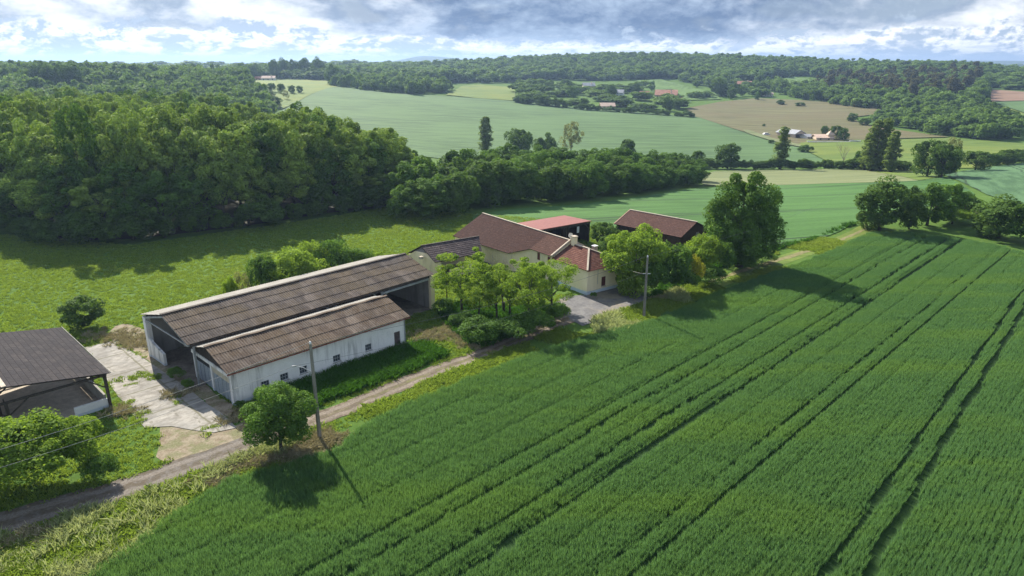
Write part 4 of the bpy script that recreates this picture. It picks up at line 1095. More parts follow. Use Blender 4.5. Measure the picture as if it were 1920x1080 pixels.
# --- farmhouse ---------------------------------------------------------------
def farmhouse():
    F = HS; r = empty('farmhouse', F(0, 0, 0), R(F.deg))
    tag(r, 'cream rendered farmhouse with red brown tiled roofs at three levels behind the light green trees', 'house')
    # low wing with hipped end
    mb = MB(); wall_holes(mb, F, 'a', 0, .3, 0, 5.86, -.3, 3.33, [(2.45, 3.15, .75, 1.98), (2.76, 2.92, 2.74, 3.0)])
    mb.box(F, 0, .3, .3, 6.6, -.3, 3.33); mb.box(F, 5.56, 5.86, .3, 6.6, -.3, 3.33)
    mb.build('wing_wall', M['cream_wall_b'], r)
    mb = MB(); mb.box(F, 2.76, 2.92, .12, .16, 2.74, 3.0); mb.build('vent_opening', M['hole'], r)
    mb = MB()
    for k in range(2): mb.box(F, 2.46+k*.35, 2.79+k*.35, .02, .06, .77, 1.96)
    for k in range(11): mb.box(F, 2.50, 3.10, .005, .02, .82+k*.10, .87+k*.10)
    sh = mb.build('shutter', M['shutter'], r)
    mb = MB(); mb.box(F, 2.38, 3.22, -.07, .015, .68, .745); mb.build('sill', M['mortar'], sh)
    mb = MB(); mb.tube([F(1.75, -.04, 3.2), F(1.75, -.04, 1.2)], .025, 6); mb.build('cable_conduit', M['steel'], r)
    ez, o = 3.36, .32
    ap, rd = F(2.93, 3.1, 4.92), F(2.93, 6.72, 4.92)
    roof('hip_roof', r, M['tile_a'], F(-o, -o, ez), F(5.86+o, -o, ez), ap, ap, .09, 0, .36, .02)
    roof('wing_roof', r, M['tile_a'], F(-o, 6.72, ez), F(-o, -o, ez), ap, rd, .09, 0, .36, .02)
    roof('rear_wing_roof', r, M['tile_a'], F(5.86+o, -o, ez), F(5.86+o, 6.72, ez), rd, ap, .09, 0, .36, .02)
    mb = MB(); up = Vector((0, 0, .06)); mb.bar(F(-o, -o, ez)+up, ap+up, .22, .10); mb.build('hip_ridge', M['mortar'], r)
    mb = MB(); mb.bar(F(5.86+o, -o, ez)+up, ap+up, .2, .08); mb.bar(ap+up, rd+up, .24, .10); mb.build('ridge_tiles', M['mortar'], r)
    mb = MB(); mb.box(F, -o-.02, 5.86+o, -o-.09, -o-.005, ez-.10, ez-.01); mb.build('gutter', M['rust'], r)
    # middle block
    mb = MB(); wall_holes(mb, F, 'b', 0, .3, 6.62, 11.5, -.3, 3.66, [(7.35, 7.95, 2.30, 3.32), (9.6, 10.2, 2.35, 3.38)])
    mb.box(F, 5.56, 5.86, 6.62, 11.5, -.3, 3.66)
    g = [F(.3, 6.62, -.3), F(5.56, 6.62, -.3), F(5.56, 6.62, 3.8), F(2.93, 6.62, 5.2), F(.3, 6.62, 3.8)]
    mb.prism(g, Vector(F.e2).to_3d()*.25); mb.build('middle_wall', M['cream_wall'], r)
    for b0 in (7.35, 9.6):
        z0 = 2.30 if b0 < 8 else 2.35; mb = MB(); mb.box(F, .02, .06, b0+.01, b0+.29, z0+.01, z0+1.01); mb.box(F, .02, .06, b0+.31, b0+.59, z0+.01, z0+1.01); mb.build('shutter', M['shutter'], r)
    roof('middle_roof', r, M['tile_b'], F(-.32, 11.45, 3.62), F(-.32, 6.80, 3.62), F(2.93, 6.80, 5.28), F(2.93, 11.45, 5.28), .09, 0, .36, .015)
    roof('rear_middle_roof', r, M['tile_b'], F(6.18, 6.80, 3.62), F(6.18, 11.45, 3.62), F(2.93, 11.45, 5.28), F(2.93, 6.80, 5.28), .09, 0, .36, .015)
    mb = MB(); mb.bar(F(-.4, 6.68, 3.70), F(2.93, 6.68, 5.42), .22, .26); mb.bar(F(6.2, 6.68, 3.70), F(2.93, 6.68, 5.42), .22, .26); mb.build('parapet', M['mortar'], r)
    mb = MB(); mb.bar(F(2.93, 6.8, 5.34), F(2.93, 28.1, 5.34), .22, .09); mb.build('main_ridge', M['mortar'], r)
    # big dark roofed block
    A, B, C_ = F(0, 11.5, 0), F(-1.55, 14.2, 0), F(-2.3, 27.9, 0)
    mb = MB()
    def wq(p, q, h0, h1, t=.3):
        n = Vector((q.y-p.y, p.x-q.x, 0)).normalized()*t
        c = sum([p, q], Vector())/2; 
        if (F(3, 20, 0)-c).dot(n) < 0: n = -n
        z = lambda v, h: Vector((v.x, v.y, h))
        mb.hexa([z(p, -.3), z(q, -.3), z(q, -.3)+n, z(p, -.3)+n], [z(p, h0), z(q, h1), z(q, h1)+n+Vector((0,0,.12)), z(p, h0)+n+Vector((0,0,.12))])
    wq(A, B, 3.62, 2.86); wq(B, C_, 2.86, 2.46)
    e0, e1_ = F(5.86, 11.5, 0), F(5.86, 27.9, 0); wq(e0, e1_, 3.6, 3.6)
    g = [F(-2.3, 27.6, -.3), F(5.86, 27.6, -.3), F(5.86, 27.6, 3.68), F(2.93, 27.6, 5.15), F(-2.3, 27.6, 2.50)]
    mb.prism(g, Vector(F.e2).to_3d()*.3); mb.build('main_wall', M['cream_wall'], r)
    zz = lambda a: 5.28-(2.93-a)*.5125
    roof('main_roof', r, M['tile_c'], F(-2.62, 28.1, zz(-2.62)), F(-2.1, 14.1, zz(-2.1)), F(2.93, 14.1, 5.28), F(2.93, 28.1, 5.28), .09, 0, .5, .012)
    roof('angled_roof', r, M['tile_c'], F(-2.1, 14.1, zz(-2.1)), F(-.35, 11.46, zz(-.35)), F(2.93, 11.46, 5.28), F(2.93, 14.1, 5.28), .09, 0, .5, .012)
    roof('rear_main_roof', r, M['tile_c'], F(6.18, 11.46, 3.62), F(6.18, 28.1, 3.62), F(2.93, 28.1, 5.28), F(2.93, 11.46, 5.28), .09, 0, .5, .012)
    # chimneys, vent
    mb = MB(); mb.box(F, 2.65, 3.25, 5.75, 6.35, 4.5, 5.95); ch = mb.build('chimney', M['cream_wall'], r)
    mb = MB(); mb.box(F, 2.58, 3.32, 5.68, 6.42, 5.952, 6.05); mb.build('chimney_cap', M['mortar'], ch)
    mb = MB(); mb.box(F, 4.2, 4.75, 3.4, 3.95, 3.9, 4.95); ch = mb.build('chimney', M['mortar'], r)
    mb = MB(); mb.box(F, 4.13, 4.82, 3.33, 4.02, 4.952, 5.03); mb.build('chimney_cap', M['white_paint'], ch)
    mb = MB(); mb.tube([F(3.1, 7.0, 5.2), F(3.1, 7.0, 5.8)], .04, 6); mb.tube([F(3.05, 6.92, 5.95), F(3.08, 7.02, 5.97)], [.34, .28], 14); mb.build('satellite_dish', M['white_paint'], r)
farmhouse()

# --- grey tiled outbuilding between barn and house ---------------------------
def grey_barn():
    zE = 2.75; P0 = W(816, 492, zE)[:2]; F = Frame(P0[0], P0[1], 35.82)
    r = empty('outbuilding', F(0, 0, 0), R(F.deg)); tag(r, 'cream gabled outbuilding with a grey weathered tile roof squeezed between open barn and farmhouse', 'outbuilding')
    A, RL, BK = (0, 3.95, 7.6)
    rz = 4.20
    FR = W(904, 473, zE)[:2]; RR = W(898, 443, rz)[:2]
    fr = Vector((*FR, zE)); rr = Vector((*RR, rz)); RLp = Vector((*W(789, 461, rz)[:2], rz)); FLp = Vector((*P0, zE)); BKp = Vector((*W(763, 475, 2.9)[:2], 2.9))
    roof('roof', r, M['tile_grey'], FLp, fr, rr, RLp, .10, 0, .42, .03)
    BR = rr + (BKp-RLp)
    roof('rear_roof_slope', r, M['tile_grey'], BR, BKp, RLp, rr, .10, 0, .42, .03)
    ins = Vector(F.e1).to_3d()*.25; dn = Vector((0, 0, -.13)); bk = Vector(F.e2).to_3d()*.25
    mb = MB(); g = [FLp+ins+dn+bk, RLp+ins+dn, BKp+ins+dn-bk]
    mb.prism([Vector((g[0].x, g[0].y, -.3)), Vector((g[2].x, g[2].y, -.3)), g[2], Vector((g[2].x, g[2].y, 2.6)).lerp(g[1], .3) if False else g[2].lerp(g[1], .45), g[0].lerp(g[1], .55), g[0]], Vector(F.e1).to_3d()*.22)
    p, q = g[0], fr+bk+dn-ins
    mb.hexa([Vector((p.x, p.y, -.3))+ins, Vector((p.x, p.y, -.3))+ins+ (q-p)*.08, Vector((p.x, p.y, -.3))+ins+(q-p)*.08+bk, Vector((p.x, p.y, -.3))+ins+bk], [p+ins, p+ins+(q-p)*.08, p+ins+(q-p)*.08+bk, p+ins+bk])
    mb.hexa([Vector((q.x, q.y, -.3))-(q-p)*.70, Vector((q.x, q.y, -.3)), Vector((q.x, q.y, -.3))+bk, Vector((q.x, q.y, -.3))-(q-p)*.70+bk], [q-(q-p)*.70+Vector((0,0,-1.4)), q+Vector((0,0,-1.4)), q+bk+Vector((0,0,-1.4)), q-(q-p)*.70+bk+Vector((0,0,-1.4))])
    bp, bq = BKp-bk+dn, BR-bk+dn
    mb.hexa([Vector((bp.x, bp.y, -.3))+ins, Vector((bq.x, bq.y, -.3))-ins, Vector((bq.x, bq.y, -.3))-ins+bk, Vector((bp.x, bp.y, -.3))+ins+bk], [bp+ins, bq-ins, bq-ins+bk, bp+ins+bk])
    mb.build('wall', M['cream_wall'], r)
    mb = MB(); mb.prism([g[0].lerp(g[1], .552), g[2].lerp(g[1], .452), g[1]], Vector(F.e1).to_3d()*.18); mb.build('gable_boards', M['grey_wood'], r)
    mb = MB(); mb.bar(RLp+Vector((0,0,.04)), rr+Vector((0,0,.04)), .25, .09); mb.build('ridge_tiles', M['wood'], r)
    mb = MB(); c = g[0].lerp(g[2], .42); mb.box(Frame(c.x-.2, c.y-.15, 35.8), -.5, 0.0, -.25, .25, 2.8, 3.15); mb.build('wall_bracket', M['mortar'], r)
grey_barn()

# --- red roofed open barn -----------------------------------------------------
def red_barn():
    F = Frame(12.86, 108.31, 35.82); r = empty('open_barn', F(0, 0, 0), R(F.deg))
    tag(r, 'dark open-fronted barn under a flat red sheet metal roof behind the farmhouse', 'barn')
    roof('roof', r, M['red_metal'], F(-16, 0, 3.5), F(0, 0, 3.5), F(0, 6.82, 3.2), F(-16, 6.82, 3.2), .10, 0, 3.4, .004)
    mb = MB(); mb.box(F, -15.8, -.25, 6.4, 6.6, -.4, 3.08); mb.box(F, -.28, -.12, .3, 6.39, -.4, 3.1); mb.box(F, -15.9, -15.7, .3, 6.39, -.4, 3.1); mb.build('board_wall', M['wood'], r)
    mb = MB(); mb.box(F, -15.9, -.1, .12, .26, 3.05, 3.30); mb.build('front_beam', M['wood'], r)
    for a in (-.3, -5.2, -10.4, -15.6):
        mb = MB(); mb.box(F, a-.1, a+.1, .08, .28, -.4, 3.04); p = mb.build('post', M['wood'], r)
        mb = MB(); s_ = 1 if a < -1 else -1; mb.bar(F(a, .18, 2.2), F(a+s_*.95, .18, 3.05), .1); mb.build('brace', M['wood'], p)
    mb = MB(); mb.box(F, -3.0, -2.55, .02, .07, 1.9, 2.9); mb.build('white_panel', M['white_paint'], r)
    mb = MB(); mb.box(F, -3.6, -.4, 3.2, 3.3, -.4, 2.0); mb.build('inner_partition', M['brown_wood'], r)
red_barn()
# --- brown tiled wooden barn ---------------------------------------------------
def brown_barn():
    a = R(-46); F = Frame(25.23, 99.03, -46); r = empty('wooden_barn', F(0, 0, 0), a)
    tag(r, 'dark boarded barn with a faded reddish brown tile roof left of the tallest tree', 'barn')
    L = 12.6; rz, re, rw = 4.75, 3.05, 4.15
    roof('roof', r, M['tile_barn'], F(-L, 0, re), F(0, 0, re), F(0, rw, rz), F(-L, rw, rz), .09, 0, .4, .012)
    roof('rear_roof_slope', r, M['tile_barn'], F(0, 8.3, re), F(-L, 8.3, re), F(-L, rw+.02, rz), F(0, rw+.02, rz), .09, 0, .4, .012)
    mb = MB(); mb.bar(F(-L, rw, rz+.05), F(0, rw, rz+.05), .26, .09); mb.build('ridge_tiles', M['mortar'], r)
    mb = MB(); mb.bar(F(-L+.02, 0, re+.03), F(-L+.02, rw, rz+.03), .2, .08); mb.build('verge_tiles', M['ridge_red'], r)
    mb = MB()
    for a0 in (-.35, -L+.35):
        mb.prism([F(a0, .4, -.3), F(a0, 7.9, -.3), F(a0, 7.9, re+.05), F(a0, rw, rz-.16), F(a0, .4, re+.05)], Vector(F.e1).to_3d()*(.12 if a0 < -1 else -.12))
    for k in range(25):
        b = .45+k*.3
        zt = re+.02+(rz-re-.2)*(1-abs(b-rw)/(rw))
        mb.box(F, -.348, -.32, b, b+.03, -.2, zt)
    mb.box(F, -L+.6, -.6, 7.7, 7.85, -.3, re); mb.build('gable_boards', M['brown_wood'], r)
    mb = MB(); mb.box(F, -L+.5, -.5, .45, .57, -.3, 2.85)
    for k in range(38): mb.box(F, -L+.7+k*.31, -L+.73+k*.31, .42, .45, -.2, 2.8)
    mb.build('front_boards', M['brown_wood'], r)
    mb = MB(); mb.box(F, -.30, -.27, 4.6, 5.4, 2.0, 3.0); mb.build('hatch', M['grey_wood'], r)
brown_barn()

# --- poles and wires -------------------------------------------------------------
def pole(u, v, h, label, lampside):
    p = W(u, v); r = empty('utility_pole', p, R(45)); tag(r, label, 'utility pole', 'concrete poles along the track')
    F = Frame(p[0], p[1], 45.0)
    mb = MB(); b, t = .125, .08
    mb.hexa([F(-b,-b,-.4), F(b,-b,-.4), F(b,b,-.4), F(-b,b,-.4)], [F(-t,-t,h), F(t,-t,h), F(t,t,h), F(-t,t,h)]); mb.build('shaft', M['pole'], r)
    mb = MB(); mb.tube([F(0, 0, h+.002), F(0, 0, h+.12), F(0, 0, h+.22)], [.07, .09, .04], 8); mb.build('insulator', M['white_paint'], r)
    zb = h*.73; mb = MB()
    if lampside:
        mb.tube([F(-.05, .1, zb-.15), F(-.45, .55, zb+.22), F(-.85, .95, zb+.36)], .035, 6); mb.tube([F(-.85, .95, zb+.36), F(-1.05, 1.15, zb+.34)], [.06, .07], 8)
    else: mb.bar(F(-.32, .32, zb), F(.32, -.32, zb), .06, .08)
    mb.build('bracket', M['steel'], r)
    return F, h, zb
P1 = pole(600, 825, 8.1, 'slender concrete pole by the small tree with a side bracket and cables', True)
P2 = pole(1207, 595, 7.2, 'slender concrete pole on the verge near the farmhouse with a short crossbar', False)
def wire(name, p, q, sag, rad, mat, label):
    p, q = Vector(p), Vector(q); pts = []
    for k in range(25):
        t = k/24; c = p.lerp(q, t); c.z -= sag*4*t*(1-t); pts.append(c)
    mb = MB(); mb.tube(pts, rad, 5); o = mb.build(name, mat); tag(o, label, 'overhead wire'); return o
t1 = P1[0](0, 0, P1[1]+.15); t2 = P2[0](0, 0, P2[1]+.15); b1 = P1[0](-.95, 1.05, P1[2]+.36); b2 = P2[0](-.4, .4, P2[2]+.05)
far0 = Vector((-45, 20, 8.1)); far1 = Vector((-46, 21, 6.3))
wire('overhead_cable', far0, t1, 1.2, .015, M['wire_pale'], 'upper pale cable running left from the near pole past the big bush')
wire('overhead_cable', far1, b1, 1.0, .013, M['wire_pale'], 'lower pale cable running left from the bracket of the near pole')
wire('overhead_cable', t1, t2, .9, .013, M['wire'], 'upper dark cable between the two concrete poles')
wire('overhead_cable', b1, b2, .8, .010, M['wire'], 'lower dark cable between the two concrete poles')
wire('overhead_cable', b2, HS(5.5, -.02, 2.9), .1, .014, M['wire_pale'], 'short cable from the far pole to the farmhouse wall')
wire('overhead_cable', t2, (52, 107, 8.0), 1.0, .012, M['wire'], 'dark cable leaving the far pole towards the tallest tree')

# ------------------------------------------------------------------ trees around the farm
def wd(lst): return [(at_dist(u, y), y) for u, y in lst]
def on_frame(F, u, b):
    best = min(np.arange(-30, 60, .2), key=lambda a: abs((F(a, b, 0).x/(F(a, b, 0).y*_c+CAM_H*_sn)) - (u-960)/FPX))
    p = F(best, b, 0); zc = p.y*_c+CAM_H*_sn
    return p, 540 - FPX*((p.y*_sn - CAM_H*_c)/zc)
tpx('small', 528, 850, 722, 134, name='small_tree', label='small round light green tree standing at the wheat edge beside the near pole', rz=0.4)
B_ = 'bright green bushes at the left edge by the track'
tpx('bush_lime', 66, 908, 792, 225, name='large_bush', cat='bush', label='biggest bright green bush in front of the cart shed', i=0, trunk=False, group=B_)
tpx('bush_lime', 140, 892, 792, 130, name='large_bush', cat='bush', label='rounded bright green bush right of the biggest one by the cart shed', i=1, trunk=False, group=B_)
tpx('bush_lime', -50, 925, 800, 190, name='large_bush', cat='bush', label='bright green bush cut by the left edge of the picture', i=1, trunk=False, group=B_)
tpx('bush', 192, 905, 856, 66, name='small_bush', cat='bush', label='low mid green bush at the right foot of the big bushes', i=1, trunk=False, group=B_)
tpx('scrub_dark', 157, 617, 560, 80, name='round_bush', cat='bush', label='solitary round dark green bush behind the cart shed', i=0, trunk=False)
for k, (u, vt, w_, kd, b, lb) in enumerate(((556, 468, 120, 'bush_lime', 14.5, 'broad bright green bush behind the middle of the long barn'), (628, 450, 84, 'bush', 15.5, 'taller darker green bush behind the right half of the long barn'),
        (590, 455, 80, 'bush_lime', 17, 'green bush tucked behind two others past the long barn'), (505, 480, 66, 'bush', 15, 'green bush at the left end of the row behind the long barn'), (462, 512, 48, 'palebush', 12.8, 'pale thin bush close behind the barn roof'),
        (440, 520, 30, 'bush_lime', 13, 'smallest leafy bush left of the row behind the barn'), (675, 466, 60, 'bush', 15, 'low green bush behind the far end of the long barn'), (708, 474, 40, 'bush_lime', 13.5, 'little light bush by the peak of the long barn'))):
    p, v = on_frame(HG, u, b); tpx(kd, u, v, vt, w_, name='bush', cat='bush', label=lb, group='bushes behind the long barn', trunk=False, i=k)
G_ = 'light green airy trees in front of the farmhouse'
for k, (u, v, vt, w_, lb) in enumerate(((866, 590, 466, 104, 'airy light green tree nearest the open barn, leftmost of the group before the farmhouse'), (897, 600, 518, 74, 'shorter airy tree with dark trunk second from the open barn'),
        (932, 604, 505, 84, 'airy green tree in front of the bare branched tree'), (956, 594, 486, 90, 'airy tree in the middle of the group before the farmhouse'), (990, 614, 484, 100, 'airy tree nearest the track among those before the farmhouse'),
        (1034, 592, 486, 96, 'rightmost airy tree of the group, beside the asphalt yard'), (838, 566, 505, 50, 'small airy tree close to the corner pillar of the open barn'), (1012, 575, 492, 70, 'airy tree close to the farmhouse wall behind the others'))):
    tpx('airy', u, v, vt, w_*1.18, name='airy_tree', label=lb, group=G_, i=k)
tpx('bare', 945, 590, 462, 70, name='bare_tree', label='almost leafless pale branched tree before the cream farmhouse wall')
for k, (u, v, vt, w_, lb) in enumerate(((905, 645, 600, 90, 'blue green undergrowth bush left of the others beside the track'), (955, 638, 598, 92, 'dense undergrowth bush beneath the airy trees'), (1005, 628, 586, 80, 'undergrowth bush below the airy trees next to the track'),
        (1044, 606, 572, 50, 'round low bush at the corner of the asphalt yard'), (870, 612, 588, 60, 'low bush between the white shed and the airy trees'), (835, 590, 560, 44, 'bush beside the corner pillar of the open barn'), (1112, 560, 548, 14, 'tiny weed bush against the farmhouse base'))):
    tpx('bush', u, v, vt, w_, name='low_bush', cat='bush', label=lb, group='undergrowth beneath the airy trees', trunk=False, i=k)
for u, v, vt, w_ in ((352, 730, 712, 26), (330, 712, 690, 34), (450, 765, 752, 22)):
    tpx('bush', u, v, vt, w_, name='weed_clump', cat='weeds', label='low dark weed clump at the foot of the shed wall', group='weed clumps by the shed', trunk=False)
tpx('round', 1188, 548, 428, 126, name='round_tree', label='broad dense bright tree right behind the low wing of the farmhouse')
tpx('bush', 1262, 548, 458, 92, name='shrub', cat='bush', label='tall mid green shrub right of the dense round tree', trunk=False, i=1)
tpx('bush', 1225, 560, 490, 60, name='shrub', cat='bush', label='dark shrub between the far pole and the round tree', trunk=False, i=2)
tpx('bush_lime', 1318, 522, 442, 86, name='shrub', cat='bush', label='light green shrub in front of the wooden barn gable', trunk=False, i=0)
tpx('yellowbush', 1302, 545, 482, 46, name='yellow_bush', cat='bush', label='yellow flowering bush before the wooden barn', trunk=False)
tpx('bush', 1350, 520, 452, 60, name='shrub', cat='bush', label='green shrub touching the left side of the tallest tree', trunk=False, i=0)
tpx('bush', 1282, 552, 505, 60, name='shrub', cat='bush', label='low dark shrub beneath the yellow bush', trunk=False, i=1)
tpx('bush', 1330, 538, 500, 70, name='shrub', cat='bush', label='low dark shrub at the foot of the light green shrub', trunk=False, i=2)
tpx('bush', 1392, 508, 478, 66, name='shrub', cat='bush', label='dark undergrowth shrub at the foot of the tallest tree', trunk=False, i=1)
tpx('bush', 1430, 492, 470, 56, name='shrub', cat='bush', label='low shrub right of the foot of the tallest tree', trunk=False, i=0)
tpx('big', 1385, 500, 327, 136, name='large_tree', label='tallest dark green tree standing alone at the edge of the wheat', rz=1.0)
for k, (u, v, vt, w_, lb) in enumerate(((1128, 462, 418, 48, 'dark tree left of the pair between the red roofed barn and wooden barn'), (1158, 455, 424, 46, 'dark tree against the left end of the wooden barn'), (1140, 480, 445, 50, 'low green shrub in the gap between the two far barns'))):
    tpx('scrub_dark', u, v, vt, w_, name='dark_shrub', label=lb, i=k)
RG = 'trees at the far corner of the wheat field'
for k, (kd, u, v, vt, w_, lb) in enumerate((('dark', 1648, 432, 336, 104, 'biggest spreading oak at the far corner of the wheat, left of its group'), ('dark', 1704, 430, 352, 50, 'narrow dark tree just right of the spreading oak'),
        ('scrub', 1738, 422, 344, 84, 'broad tree in the middle of the corner group'), ('scrub', 1778, 412, 346, 66, 'tree behind the middle of the corner group'), ('scrub', 1808, 408, 362, 56, 'smaller tree at the right of the corner group'),
        ('bush_lime', 1785, 420, 392, 80, 'low light green bush beneath the corner group'), ('dark', 1872, 446, 370, 104, 'big dark rounded tree at the right edge above the wheat'), ('scrub', 1925, 458, 382, 90, 'tree cut by the right edge of the picture above the wheat'),
        ('bush', 1840, 425, 392, 54, 'bush between the corner group and the rounded tree'))):
    tpx(kd, u, v, vt, w_, name='tree', label=lb, group=RG, i=k)
for k, (kd, u, v, vt, w_, lb, nm) in enumerate((('poplar', 911, 290, 219, 30, 'slim upright poplar rising above the wooded strip', 'poplar'), ('palebush', 1070, 292, 228, 50, 'pale tan half-leafed tree above the wooded strip', 'pale_tree'),
        ('scrub_dark', 1176, 302, 262, 34, 'dark pointed tree near the right end of the wooded strip', 'tree'), ('scrub_dark', 972, 300, 243, 56, 'dark rounded tree behind the strip right of the slim poplar', 'tree'), ('scrub_dark', 1022, 298, 250, 46, 'dark tree just left of the pale tan tree', 'tree'),
        ('scrub_dark', 1307, 312, 283, 26, 'small round tree left of the hedge line', 'tree'), ('scrub_dark', 1364, 316, 270, 48, 'rounded dark tree in the hedge left of the tall poplar', 'tree'), ('poplar', 1462, 317, 238, 30, 'tall dark poplar standing in the hedge line', 'poplar'),
        ('palebush', 1580, 316, 266, 30, 'thin bare tree in the hedge between the poplars', 'bare_tree'), ('scrub', 1612, 318, 284, 34, 'leafy shrub left of the clump of tall poplars', 'tree'),
        ('poplar', 1632, 322, 226, 34, 'tallest poplar of the clump by the flowery meadow', 'poplar'), ('poplar', 1650, 322, 222, 32, 'middle poplar of the clump by the flowery meadow', 'poplar'), ('poplar', 1668, 324, 246, 30, 'right hand poplar of the clump by the flowery meadow', 'poplar'), ('poplar', 1620, 320, 250, 24, 'short left poplar of the clump by the flowery meadow', 'poplar'),
        ('scrub_dark', 1738, 332, 264, 66, 'big dark bushy tree right of the poplar clump', 'tree'), ('scrub_dark', 1764, 334, 272, 60, 'dark tree joined to the big bushy one at its right', 'tree'), ('palebush', 1780, 322, 258, 44, 'pale half-leafed tree behind the big bushy one', 'pale_tree'),
        ('scrub_dark', 1828, 320, 284, 52, 'squat dark bush at the end of the right field', 'bush'))):
    tpx(kd if nm != 'bare_tree' else 'bare', u, v, vt, w_, name=nm, label=lb, i=k)
# hedge line and hedges, bush by bush
def hedge_row(pts, n, h, label, group, kd='scrub_dark', wf=1.5):
    P = densify(pts + pts[::-1][1:-1] if False else pts, 1e9)[:len(pts)]; P = np.array(pts, float); L = np.concatenate([[0], np.cumsum(np.linalg.norm(np.diff(P, axis=0), axis=1))])
    for t in np.linspace(0, L[-1], n):
        x = np.interp(t, L, P[:, 0])+rng.normal(0, .8); y = np.interp(t, L, P[:, 1])+rng.normal(0, .8); hh = h*rng.uniform(.65, 1.25)
        tree(kd, x, y, hh, hh*wf*rng.uniform(.8, 1.2), label, group, 'hedge_bush', 'bush', trunk=False)
hedge_row(wp([(1300, 316), (1440, 318), (1560, 317), (1700, 321)]), 44, 3.4, 'low dark bush in the long hedge between the fallow strip and far fields', 'hedge along the stream')
hedge_row(wp([(1860, 312), (1925, 304)]), 9, 5.0, 'dark bush in the hedge closing the field at the right edge', 'hedge at the right edge')
hedge_row(wp([(968, 193), (1062, 203)]), 12, 7.0, 'dark bush in the hedge above the big far field', 'hedge above the far field')
hedge_row(wp([(1080, 206), (1140, 210), (1300, 221)]), 20, 4.0, 'low bush in the hedge between far field and hamlet', 'hedge below the hamlet')
for k, (u, v, vt, w_, kd) in enumerate(((510, 173, 156, 17, 'scrub_dark'), (528, 176, 157, 16, 'scrub_dark'), (548, 176, 160, 14, 'scrub_dark'), (562, 175, 161, 13, 'scrub_dark'), (515, 202, 182, 30, 'scrub_dark'), (505, 182, 172, 26, 'scrub_dark'))):
    tpx(kd, u, v, vt, w_, name='tree', label=['leftmost small round tree on the upper meadow','second small round tree on the upper meadow','third small round tree on the upper meadow','rightmost small round tree on the upper meadow','wide low bush at the tip of the big far field','dark bush at the left side of the upper meadow'][k], group='small trees on the upper meadow', trunk=False)
tpx('palebush', 537, 187, 169, 16, name='tree', label='pale round little tree on the upper meadow', trunk=False)
for k, (u, v, vt, w_) in enumerate(((455, 150, 118, 26), (480, 150, 119, 26), (515, 149, 112, 24), (533, 148, 109, 25), (552, 148, 112, 26), (573, 148, 109, 28), (598, 148, 108, 28), (625, 160, 121, 30))):
    tpx('dark', u, v, vt, w_, name='tall_tree', label=['first','second','third','fourth','fifth','sixth','seventh','last'][k]+' tall tree from the left in the row behind the upper meadow', group='row of tall trees behind the upper meadow', i=k, trunk=False)
for k, (u, v, vt, w_) in enumerate(((975, 168, 148, 20), (1004, 174, 160, 14), (1030, 172, 150, 22), (1060, 170, 149, 24), (1075, 186, 164, 28), (1145, 184, 158, 22), (1190, 176, 154, 26), (1222, 170, 152, 14), (1250, 208, 180, 26), (1270, 206, 186, 20), (1095, 200, 184, 20),
        (1345, 180, 146, 40), (1376, 182, 152, 22), (1306, 164, 154, 16), (1372, 186, 164, 18), (1392, 180, 162, 20), (1420, 188, 172, 14), (1463, 197, 187, 18), (1500, 200, 192, 20), (1597, 229, 212, 20), (1620, 236, 221, 22), (1565, 262, 236, 26), (1580, 264, 240, 22), (1545, 252, 236, 18), (1446, 270, 262, 12), (1510, 286, 272, 30), (1432, 238, 232, 6))):
    tpx(['scrub_dark', 'scrub', 'dark'][k % 3], u, v, vt, w_, name='tree', label=['round tree at the left end of the hamlet gardens', 'small tree by the hay meadow corner', 'tree above the hedge left of the hamlet', 'tree beside the wood left of the hamlet', 'broad tree left of the beige hamlet house', 'tree left of the narrow pale blue house', 'tree between the pale blue house and the stone house', 'dark narrow tree above the largest stone farmhouse', 'big tree below the largest stone farmhouse', 'tree at the right foot of the largest stone farmhouse', 'tree left of the peach coloured house', 'largest rounded tree left of the red roofed house', 'tree touching the red roofed house', 'small tree on the vineyard edge', 'tree below the red roofed house', 'tree between the red roofed house and low white house', 'small tree right of the low white house', 'first round bush at the top of the tilled field', 'second round bush at the top of the tilled field', 'lone bush right in the tilled field corner', 'bush beside the poplar clump up the slope', 'largest dark tree right of the towered house', 'dark tree at the right end of the towered house garden', 'tree between the stone barn and towered house', 'shrub beside the parked car', 'low bush in front of the stone barn', 'tiny lone tree in the middle of the tilled field'][k], group='scattered trees around the hamlets', trunk=False)

